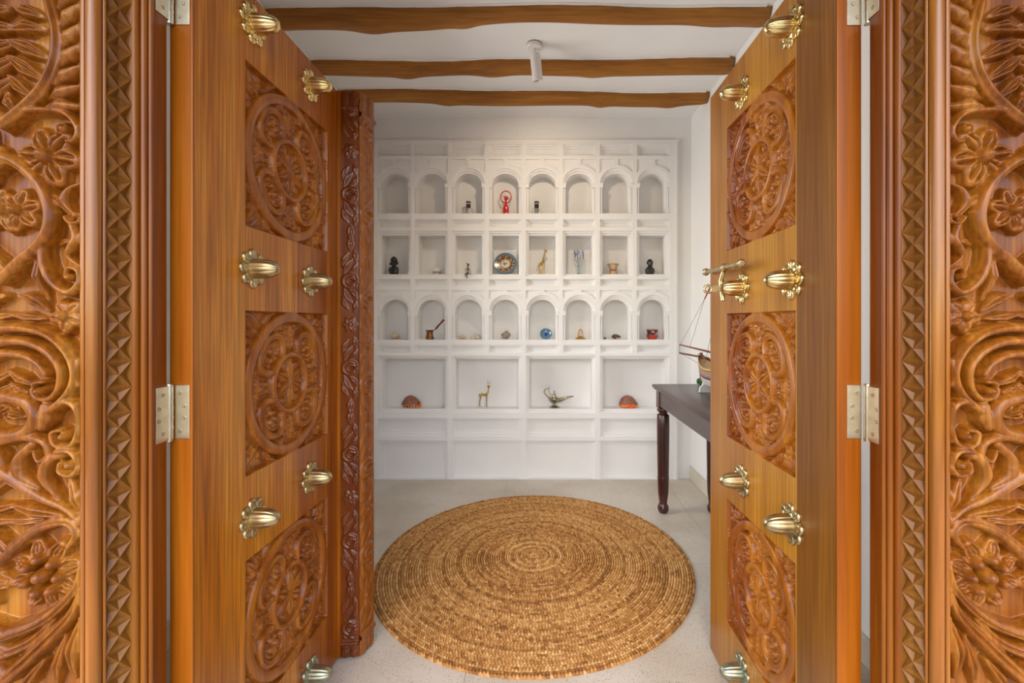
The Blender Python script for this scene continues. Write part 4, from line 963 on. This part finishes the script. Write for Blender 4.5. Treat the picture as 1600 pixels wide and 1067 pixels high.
# small painted cup
o = empty('small_cup', at(682.5, 2)); tag(o, 'tiny white cup with brown petal pattern in a square niche', 'cup')
b = MB(); b.lathe([(4.4*E, 0), (4.6*E, .6*E), (5.6*E, 4*E), (6.9*E, 8.4*E), (7.0*E, 9.4*E), (6.5*E, 9.3*E), (5.2*E, 4.4*E), (3.8*E, 1.2*E), (1e-6, 1*E)], 28); b.build('bowl', M['porcelain'], o, 50)
pm = MB(); pm.ell((0, 0, 0), (.85*E, .35*E, 2.1*E), 10, 6); pme = pm.mesh('petal_mark', M['brown_glaze'], 60)
for k in range(12):
    a = 2*PI*k/12; q = link('petal_mark', pme, o); q.matrix_local = Matrix.Rotation(a, 4, 'Z') @ Matrix.Translation((0, -5.75*E, 4.0*E)) @ Matrix.Rotation(.30, 4, 'X')
# seated bronze figure, legs over the edge
sp_ = at(731, 2, 3.985); o = empty('bronze_figurine', (sp_[0], 3.985, sp_[2])); tag(o, 'dark bronze figurine with feathered hat, seated with legs over the niche edge', 'figurine')
e = 3.985/F; b = MB()
for pts, rr in (([(0, 0, 1*e), (.2*e, 0, 5*e), (.2*e, 0, 9*e)], [1.7*e, 1.2*e, 1.5*e]), ([(0, 0, 9*e), (.2*e, 0, 11.5*e)], [1*e, .8*e]), ([(-1.4*e, 0, 9*e), (-3.6*e, -.5*e, 7*e), (-2.4*e, -1*e, 3.6*e)], [.75*e, .6*e, .55*e]), ([(1.6*e, 0, 9*e), (3.2*e, -.4*e, 6*e), (4.8*e, -1*e, 2.6*e)], [.75*e, .6*e, .6*e]), ([(-.8*e, -1*e, .9*e), (-1.4*e, -7.6*e, .6*e), (-2.2*e, -8*e, -2*e), (-3*e, -8*e, -4.4*e)], [1.1*e, 1*e, .8*e, .7*e]), ([(.8*e, -1*e, .9*e), (.4*e, -7.6*e, .6*e), (.3*e, -8*e, -3*e), (.2*e, -8.2*e, -7*e)], [1.1*e, 1*e, .9*e, .9*e])):
    b.tube(pts, rr, 10, smooth=4)
b.ell((.3*e, -.2*e, 13*e), (1.6*e, 1.6*e, 2*e)); b.tube([(-2*e, 0, 18*e), (-.8*e, 0, 16*e), (.8*e, 0, 15.2*e), (2.6*e, 0, 15.8*e)], [.5*e, .9*e, 1.5*e, .5*e], 10, smooth=4)
b.build('body', M['bronze'], o, remesh=.0022)
b = MB(); b.tube([(-5.6*e, -.5*e, .55*e), (0, -.6*e, .8*e), (5.6*e, -.5*e, .55*e)], [.4*e, .55*e, .5*e], 8); b.ell((0, 1*e, .5*e), (5*e, 2*e, .5*e), 16, 6); b.build('seat_plate', M['bronze'], o, 60)
# decorated plate leaning on the niche back
def plate_mat():
    m, nt, b, N, L = nodes('painted_plate'); tc = N('TexCoord'); sx_ = N('SeparateXYZ'); L(tc.outputs['Object'], sx_.inputs[0])
    cv = N('CombineXYZ'); L(sx_.outputs[0], cv.inputs[0]); L(sx_.outputs[1], cv.inputs[1]); ln = N('VectorMath'); ln.operation = 'LENGTH'; L(cv.outputs[0], ln.inputs[0])
    dv = N('Math'); dv.operation = 'DIVIDE'; dv.inputs[1].default_value = 17.6*E; L(ln.outputs['Value'], dv.inputs[0])
    v = N('TexVoronoi'); v.inputs['Scale'].default_value = 55; L(tc.outputs['Object'], v.inputs['Vector'])
    wn = N('TexNoise'); wn.inputs['Scale'].default_value = 60; L(tc.outputs['Object'], wn.inputs['Vector'])
    pat = N('ValToRGB'); pat.color_ramp.interpolation = 'CONSTANT'; e = pat.color_ramp.elements; e[0].color = srgb(124, 82, 48); e[1].position = .60; e[1].color = srgb(84, 102, 110)
    for p_, c_ in ((.36, (190, 166, 130)), (.44, (160, 106, 56)), (.51, (86, 48, 36))): q = e.new(p_); q.color = srgb(*c_)
    L(wn.outputs['Fac'], pat.inputs['Fac'])
    cen = N('ValToRGB'); cen.color_ramp.interpolation = 'CONSTANT'; e = cen.color_ramp.elements; e[0].color = srgb(74, 96, 112); e[1].position = .48; e[1].color = srgb(200, 192, 172); L(wn.outputs['Fac'], cen.inputs['Fac'])
    def ring(a, b_, A, B):
        g = N('Math'); g.operation = 'LESS_THAN'; g.inputs[1].default_value = a; L(dv.outputs[0], g.inputs[0]); mx = N('Mix'); mx.data_type = 'RGBA'; L(g.outputs[0], mx.inputs['Factor'])
        if isinstance(A, tuple): mx.inputs['B'].default_value = A
        else: L(A, mx.inputs['B'])
        if isinstance(B, tuple): mx.inputs['A'].default_value = B
        else: L(B, mx.inputs['A'])
        return mx.outputs['Result']
    c = ring(.20, 0, cen.outputs['Color'], srgb(206, 198, 178)); c = ring(.36, 0, c, srgb(176, 132, 70)); c = ring(.46, 0, c, pat.outputs['Color']); c = ring(.78, 0, c, srgb(96, 122, 134)); c = ring(.95, 0, c, srgb(66, 92, 104))
    L(c, b.inputs['Base Color']); b.inputs['Roughness'].default_value = .18; b.inputs['Coat Weight'].default_value = .5; return m
M['plate'] = plate_mat()
q = at(790, 2, 4.055); Rp = 17.6*E
o = empty('decorated_plate', q); tag(o, 'round glazed plate with blue rim and brown pattern, leaning upright', 'plate')
b = MB(); b.lathe([(1e-6, 0), (9*E, 0), (9.6*E, 1*E), (17.4*E, 3.0*E), (17.6*E, 3.3*E), (17.2*E, 3.6*E), (9.2*E, 1.7*E), (1e-6, 1.2*E)], 48)
pl = b.build('dish', M['plate'], o, 50); tl = math.radians(74); pl.matrix_local = Matrix.Translation((0, 2*E*0, Rp*math.sin(tl)+.001)) @ Matrix.Rotation(tl, 4, 'X')
# brass giraffe
o = empty('giraffe_figurine', at(846, 2)); tag(o, 'slender brass giraffe standing in a square niche', 'figurine')
b = MB()
b.tube([(-3.4*E, 0, 15.5*E), (-.6*E, 0, 17.6*E), (1.8*E, 0, 18.6*E), (3.6*E, 0, 26*E), (5.2*E, 0, 34*E), (5.6*E, 0, 38*E)], [1.6*E, 2.4*E, 2.5*E, 1.5*E, 1.15*E, 1.1*E], 12, smooth=4)
b.tube([(5.0*E, 0, 38.8*E), (7*E, 0, 37.8*E), (9.4*E, 0, 36.6*E)], [1.3*E, 1.4*E, .8*E], 10, smooth=3)
for s_ in (-1, 1): b.tube([(5.2*E, s_*.5*E, 39.2*E), (4.8*E, s_*.8*E, 41.4*E)], [.4*E, .5*E], 6); b.tube([(4.8*E, s_*1*E, 39*E), (3.6*E, s_*2*E, 39.8*E)], [.5*E, .2*E], 6)
for x, s_, k in ((2.0, 1, 2.6), (2.6, -1, 4.2), (-3.4, 1, -3.8), (-3.2, -1, -2.0)): b.tube([(x*E, s_*1.0*E, 17*E), (x*E+(k-x)*.4*E, s_*1.2*E, 9*E), (k*E, s_*1.3*E, .8*E), (k*E+.5*E, s_*1.3*E, .2*E)], [1.3*E, .75*E, .7*E, .8*E], 8, smooth=3)
b.tube([(-4.6*E, 0, 16*E), (-6*E, 0, 11*E), (-7.4*E, 0, 6.5*E)], [.6*E, .4*E, .7*E], 8, smooth=3)
b.build('body', M['gold_brass'], o, remesh=.0021)
# goblet
o = empty('glass_goblet', at(904, 2)); tag(o, 'clear glass goblet with cobalt blue streaks in a square niche', 'goblet')
b = MB(); b.lathe([(1e-6, 14.4*E), (2.0*E, 14.6*E), (5.2*E, 17*E), (7.2*E, 22*E), (7.6*E, 28*E), (7.4*E, 38.5*E), (6.9*E, 38.5*E), (7.0*E, 28*E), (6.6*E, 22.4*E), (4.8*E, 18*E), (1e-6, 16*E)], 32); b.build('cup', M['clear'], o, 50)
b = MB(); b.lathe([(1e-6, .2*E), (4.2*E, .2*E), (4.3*E, .9*E), (2.6*E, 1.8*E), (1.5*E, 4*E), (1.5*E, 12*E), (2.0*E, 14.4*E), (1e-6, 14.5*E)], 28); b.build('stem', M['aqua'], o, 50)
for k in range(6):
    a = 2*PI*k/6+.3; b = MB(); b.tube([((6.9+.55)*E*math.cos(a+.14*t*(1 if k % 2 else -1)), 7.45*E*math.sin(a+.14*t*(1 if k % 2 else -1)), (38-3.1*t)*E) for t in range(5)], [.55*E, .6*E, .6*E, .5*E, .3*E], 8); b.build('blue_streak', M['cobalt'], o, 60)
# drum-shaped vessel
o = empty('wooden_vessel', at(958, 2)); tag(o, 'pale wooden hourglass vessel with brown waist band', 'vessel')
b = MB(); b.lathe([(7.0*E, 0), (7.2*E, .6*E), (5.4*E, 5*E), (5.0*E, 7.4*E), (5.8*E, 10*E), (8.2*E, 15.4*E), (8.5*E, 16.6*E), (7.7*E, 16.6*E), (5.0*E, 11*E), (1e-6, 10*E)], 32); b.build('body', M['drum'], o, 50)
b = MB(); b.lathe([(5.1*E, 5.9*E), (5.6*E, 6.4*E), (5.5*E, 8*E), (5.2*E, 8.4*E)], 32); b.build('waist_band', M['drum_band'], o, 50)
b = MB(); b.lathe([(8.0*E, 15.9*E), (8.8*E, 16.2*E), (8.8*E, 16.9*E), (7.9*E, 17*E)], 32); b.build('rim', M['drum_band'], o, 50)
# shells
def cone_shell(name, px, row, L_, r, rz, mat, label, Y=DY, turns=4, spike=0, tail=1.0):
    """spiral sea shell lying on its side: whorls along the axis, a flared aperture and a drawn-out canal"""
    q = at(px, row, Y); o = empty(name, q, rz); tag(o, label, 'shell')
    r = r*1.25; n, k = 46, 22; V = np.zeros((n, k, 3))
    for i in range(n):
        t = i/(n-1); env = r*math.sin(PI*min(1, t**.75))**.85 if t < 1 else 0
        env = max(env, .02*r)
        for j_ in range(k):
            a = 2*PI*j_/k; ph = turns*2*PI*t
            ridge = 1+.10*math.cos(ph*2-a)*(1-t)+(spike*max(0, math.cos(7*a+ph))**3*(1 if .25 < t < .6 else 0))
            V[i, j_] = (L_*(t-.5), env*ridge*math.cos(a), r*.92+env*ridge*.92*math.sin(a))
    V[..., 2] -= V[..., 2].min()
    link('whorls', grid_mesh('whorls', V, mat, True, close_u=True), o)
    b = MB(); b.tube([(-.05*L_, -r*.75, r*.5), (.14*L_, -r*.98, r*.42), (.34*L_, -r*.55, r*.40), (.5*L_*tail, -r*.1, r*.55)], [r*.14, r*.22, r*.16, r*.06], 8, smooth=3); b.build('aperture_lip', M['shell_lip'], o, 60)
cone_shell('conch_shell', 617, 3, 17*E, 4.6*E, .5, M['shell_cream'], 'pale cream spiral shell alone in the leftmost arched niche', spike=.15)
cone_shell('conch_shell', 722, 3, 13*E, 3.0*E, .25, M['shell_cream'], 'small pinkish shell on the left of a pair in an arched niche', spike=.1)
b_ = at(743, 3); o = empty('scallop_shell', b_); tag(o, 'small pale fan shell on the right of a pair in an arched niche', 'shell')
V = np.zeros((12, 33, 3))
for i in range(12):
    for j_ in range(33):
        a = PI*(j_/32)*.94+PI*.03; rr = 8*E*(i/11)**.9*(1-.06*abs(math.cos(7.5*2*a))*(i/11)); bow = 2.4*E*math.sin(PI*min(1, i/11*.95))*(1+.12*math.cos(30*a))
        V[i, j_] = (rr*math.cos(a), -bow, .3*E+rr*math.sin(a))
sm = grid_mesh('fan', V, M['shell_cream'], True); sh = link('fan', sm, o); mod = sh.modifiers.new('solid', 'SOLIDIFY'); mod.thickness = .003; sh.rotation_euler = (-.25, 0, 0)
b = MB(); b.ell((0, .6*E, .9*E), (3*E, 1.3*E, .9*E), 12, 8); b.build('hinge', M['shell_cream'], o, 60)
cone_shell('murex_shell', 790, 3, 16*E, 4.4*E, 2.9, M['shell_grey'], 'mottled grey-brown knobbly shell in an arched niche above the brass gazelle', spike=.4)
cone_shell('pebble_shell', 945.5, 3, 4.5*E, 1.5*E, .3, M['shell_dark'], 'tiny dark shell left of the long dark shell', Y=4.02, turns=2)
cone_shell('conch_shell', 963, 3, 15*E, 3.3*E, -.15, M['shell_dark'], 'dark pointed spiral shell lying in an arched niche', spike=.1)
M_teeth = MB()
def helmet_shell(px, label, orange):
    q = at(px, 4, 4.065); e = 4.065/F; o = empty('helmet_shell', q); tag(o, label, 'shell')
    n, k = 34, 44; V = np.zeros((n, k, 3)); rnd = np.random.RandomState(int(px))
    for i in range(n):
        t = i/(n-1); env = math.cos(t*PI/2)**.62
        for j_ in range(k):
            a = 2*PI*j_/k
            kn = 1+.20*max(0, math.cos(9*a+7*t))**2*math.sin(PI*min(1, 5*t % 1.0))+.035*math.sin(23*a+31*t)
            V[i, j_] = (13*e*env*kn*math.cos(a)*(1-.05*t)-2.2*e*t, 8*e*env*kn*math.sin(a), (3.5+15.5*t**.9)*e+.6*e*math.sin(9*a)*(t < .9)*t)
    link('whorl_dome', grid_mesh('whorl_dome', V, M['shell_brown'], True, close_u=True), o)
    b = MB(); b.lathe([(1e-6, 0), (12.4*e, 0), (13.8*e, 1.4*e), (13.4*e, 4.2*e), (11.5*e, 5.6*e), (1e-6, 5.6*e)], 40, Matrix.Diagonal((1, .68, 1, 1)), lambda a, z: 1+.04*math.sin(5*a+1)); b.build('lip', M['shell_orange'] if orange else M['shell_lip'], o, 60)
    if not orange:
        for kx in (-7.5, -3.5, .5, 4.5, 8.2):
            t = MB(); t.ell((kx*e, -9.0*e*math.sqrt(max(.2, 1-(kx/14)**2)), 2.9*e), (1.3*e, .8*e, 1.7*e), 12, 8); t.build('tooth_gap', M['tooth'], o, 60)
        t = MB(); t.tube([(10*e, -3*e, 1.2*e), (13.5*e, -3*e, 3*e), (14.2*e, -2*e, 7*e), (12.2*e, -1*e, 9.5*e)], [2.2*e, 2.2*e, 1.6*e, .8*e], 10, smooth=4); t.build('canal', M['shell_orange'], o, 60)
    else:
        t = MB(); t.ell((1*e, -7.6*e, 3.6*e), (8.5*e, 2.2*e, 2.6*e), 20, 10); t.build('inner_lip', M['shell_orange'], o, 60)
helmet_shell(643, 'brown helmet shell with toothed pinkish lip in the left wide niche', False)
helmet_shell(982, 'helmet shell with glowing orange lip in the wide niche beside the table', True)
# copper coffee pot
o = empty('coffee_pot', at(671.5, 3, 4.02)); e = 4.02/F; tag(o, 'old copper coffee pot with long slanted wooden handle', 'coffee pot')
b = MB(); b.lathe([(1e-6, .2*e), (6.2*e, .2*e), (6.6*e, .9*e), (6.4*e, 2*e), (5.0*e, 7*e), (4.7*e, 10*e), (5.4*e, 13.4*e), (6.4*e, 14.6*e), (6.0*e, 14.8*e), (4.9*e, 13*e), (4.3*e, 10*e), (4.4*e, 7*e), (1e-6, 2*e)], 32, None, lambda a, z: 1+.012*math.sin(16*a)); b.build('pot', M['copper'], o, 50)
b = MB(); b.tube([(5.2*e, 0, 13.8*e), (9.0*e, 0, 16*e)], [.8*e, .6*e], 8); hs = b.build('handle', M['copper'], o, 60)
b = MB(); b.tube([(8.6*e, 0, 15.6*e), (9.8*e, 0, 17*e), (13*e, 0, 21*e), (17*e, 0, 25.2*e), (21.0*e, 0, 29.4*e), (22.2*e, 0, 30.8*e)], [.9*e, 1.5*e, 1.5*e, 1.2*e, 1.7*e, 1.3*e], 12, smooth=3); b.build('grip', M['handle_wood'], hs, 60)
# blue glass dish on edge
q = at(853, 3, 4.06); o = empty('glass_dish', q); tag(o, 'small swirled blue glass dish standing on edge', 'dish')
def swirl():
    m, nt, b, N, L = nodes('swirled_blue_glass'); tc = N('TexCoord'); w = N('TexWave'); w.wave_type = 'RINGS'; w.rings_direction = 'Z'; w.inputs['Scale'].default_value = 22; w.inputs['Distortion'].default_value = 3; w.inputs['Detail'].default_value = 2; L(tc.outputs['Object'], w.inputs['Vector'])
    r = N('ValToRGB'); r.color_ramp.elements[0].color = srgb(60, 112, 146); r.color_ramp.elements[1].color = srgb(150, 196, 222); L(w.outputs['Fac'], r.inputs['Fac']); L(r.outputs['Color'], b.inputs['Base Color']); b.inputs['Roughness'].default_value = .06; b.inputs['Transmission Weight'].default_value = .55; b.inputs['Coat Weight'].default_value = .5; return m
M['swirl'] = swirl()
b = MB(); b.lathe([(1e-6, 0), (4*E, .2*E), (7.6*E, 1.6*E), (9.2*E, 3.4*E), (9.3*E, 4*E), (8.6*E, 3.9*E), (7*E, 2.4*E), (3.6*E, 1.1*E), (1e-6, .9*E)], 36); d_ = b.build('dish', M['swirl'], o, 50); tl = math.radians(68); d_.matrix_local = Matrix.Translation((0, 0, 9.2*E*math.sin(tl)*.92-.6*E)) @ Matrix.Rotation(tl, 4, 'X')
b = MB(); b.lathe([(1e-6, 0), (2.4*E, 0), (2.2*E, .8*E), (1e-6, .9*E)], 20); k_ = b.build('centre_knob', M['cobalt'], d_, 50, loc=(0, 0, .6*E))
# bell with loop handle
o = empty('brass_bell', at(907, 3)); tag(o, 'flat golden brass bell with tall loop handle', 'bell')
b = MB(); b.lathe([(8.6*E, 0), (8.8*E, .4*E), (7.4*E, 1.4*E), (5.6*E, 3.0*E), (3.6*E, 4.2*E), (2.6*E, 4.6*E), (1e-6, 4.8*E)], 32); b.build('dome', M['bell'], o, 50)
b = MB(); b.tube([(-2.7*E, 0, 4.2*E), (-2.9*E, 0, 9*E), (-2.3*E, 0, 13*E), (0, 0, 15.4*E), (2.3*E, 0, 13*E), (2.9*E, 0, 9*E), (2.7*E, 0, 4.2*E)], [.95*E]*7, 10, smooth=5); b.build('loop_handle', M['bell'], o, 60)
# painted pot
o = empty('painted_pot', at(1019, 3)); tag(o, 'small squat pot, patterned dark top and orange-red base', 'pot')
b = MB(); b.lathe([(1e-6, .1*E), (5.6*E, .1*E), (6.2*E, .8*E), (8.6*E, 5*E), (8.8*E, 6.4*E), (8.2*E, 7*E)], 32); b.build('base', M['terracotta'], o, 50)
b = MB(); b.lathe([(8.5*E, 6.4*E), (8.3*E, 7.4*E), (7.7*E, 10*E), (7.9*E, 13*E), (8.1*E, 13.6*E)], 32); b.build('body', M['pot'], o, 50)
b = MB(); b.lathe([(7.9*E, 13.2*E), (8.7*E, 13.8*E), (8.6*E, 15.4*E), (7.8*E, 15.4*E), (7.0*E, 13*E), (1e-6, 9*E)], 32); b.build('rim', M['brown_glaze'], o, 50)
# brass gazelle
q = at(756, 4, 4.07); e = 4.07/F; o = empty('gazelle_figurine', q); tag(o, 'thin brass gazelle with tall horns standing in a wide niche', 'figurine')
b = MB()
b.tube([(-5.0*e, 0, 21*e), (-1*e, 0, 20*e), (3*e, 0, 19.8*e), (5.6*e, 0, 20.6*e)], [1.9*e, 2.0*e, 2.1*e, 1.8*e], 12, smooth=4)
b.tube([(4.8*e, 0, 20.4*e), (6.8*e, 0, 24*e), (7.4*e, 0, 29*e), (7.6*e, 0, 31*e)], [1.7*e, 1.1*e, .9*e, 1*e], 10, smooth=4)
b.tube([(7.2*e, 0, 32.4*e), (8.2*e, -1.5*e, 31.6*e), (8.8*e, -3.2*e, 30.2*e)], [1.4*e, 1.3*e, .7*e], 10, smooth=3)
for s_ in (-1, 1):
    b.tube([(7.4*e+.4*e*s_, 0, 33*e), (7.2*e+.9*e*s_, .6*e, 37*e), (8.0*e+2.2*e*s_, 1.0*e, 40.4*e), (8.2*e+2.4*e*s_, 1.0*e, 43*e)], [.55*e, .5*e, .45*e, .3*e], 8, smooth=4)
    b.tube([(7.6*e+.8*e*s_, 0, 32.6*e), (7.8*e+3.4*e*s_, .4*e, 34.2*e)], [.6*e, .45*e], 8)
    b.tube([(-5.0*e, s_*1.1*e, 20*e), (-5.4*e, s_*1.3*e, 14*e), (-6.6*e, s_*1.3*e, 8*e), (-6.2*e, s_*1.3*e, 1.6*e), (-5.4*e, s_*1.3*e, .5*e)], [1.5*e, 1.0*e, .75*e, .7*e, .75*e], 8, smooth=4)
    b.tube([(4.4*e, s_*1.1*e, 20*e), (4.4*e, s_*1.2*e, 12*e), (4.2*e, s_*1.2*e, 5*e), (4.6*e, s_*1.2*e, 1.5*e), (5.6*e, s_*1.2*e, .5*e)], [1.3*e, .85*e, .7*e, .7*e, .75*e], 8, smooth=4)
b.tube([(-6.4*e, 0, 21.4*e), (-7.4*e, 0, 19*e), (-7.2*e, 0, 17*e)], [.7*e, .6*e, .4*e], 8, smooth=3)
b.build('body', M['gold_brass'], o, remesh=.0021)
# oil lamp
q = at(866, 4, 4.07); o = empty('oil_lamp', q); tag(o, 'pale brass genie-style oil lamp with long spout and curled handle', 'oil lamp')
b = MB(); b.lathe([(8.0*e, 0), (8.4*e, .6*e), (6.8*e, 1.4*e), (3.4*e, 2.4*e), (2.0*e, 4*e), (1.7*e, 6*e), (2.6*e, 7.4*e)], 28); b.build('foot', M['silverbrass'], o, 50)
b = MB(); b.lathe([(1.8*e, 6.6*e), (5.4*e, 8.2*e), (8.0*e, 11*e), (8.6*e, 13.4*e), (7.4*e, 15*e), (4.2*e, 16*e), (2.8*e, 16.2*e), (1e-6, 16.2*e)], 32, Matrix.Diagonal((1.02, .82, 1, 1))); b.tube([(4*e, 0, 11.2*e), (10*e, 0, 11.8*e), (17*e, 0, 14.2*e), (24*e, 0, 16.4*e), (30.5*e, 0, 17*e)], [4.0*e, 3.2*e, 2.2*e, 1.5*e, .7*e], 14, smooth=5); b.build('body', M['silverbrass'], o, remesh=.0026)
b = MB(); b.lathe([(3.4*e, 15.8*e), (3.3*e, 17.2*e), (2.2*e, 19.4*e), (1.3*e, 22*e), (.6*e, 23.4*e), (1.0*e, 24.2*e), (.5*e, 25.2*e), (1e-6, 26*e)], 22); b.build('lid', M['silverbrass'], o, 60)
b = MB(); b.tube([(-7.4*e, 0, 14.5*e), (-12*e, 0, 18.4*e), (-15.4*e, 0, 23*e), (-14.6*e, 0, 27*e), (-11.4*e, 0, 28.6*e), (-9*e, 0, 29.2*e), (-7.6*e, 0, 32.4*e)], [.9*e, .8*e, .75*e, .75*e, .8*e, .9*e, .5*e], 10, smooth=5)
b.tube([(-8.6*e, 0, 29*e), (-8.0*e, 0, 24*e), (-6*e, 0, 19.6*e), (-3.4*e, 0, 18.6*e)], [.4*e]*4, 8, smooth=4); b.build('handle', M['silverbrass'], o, 60)
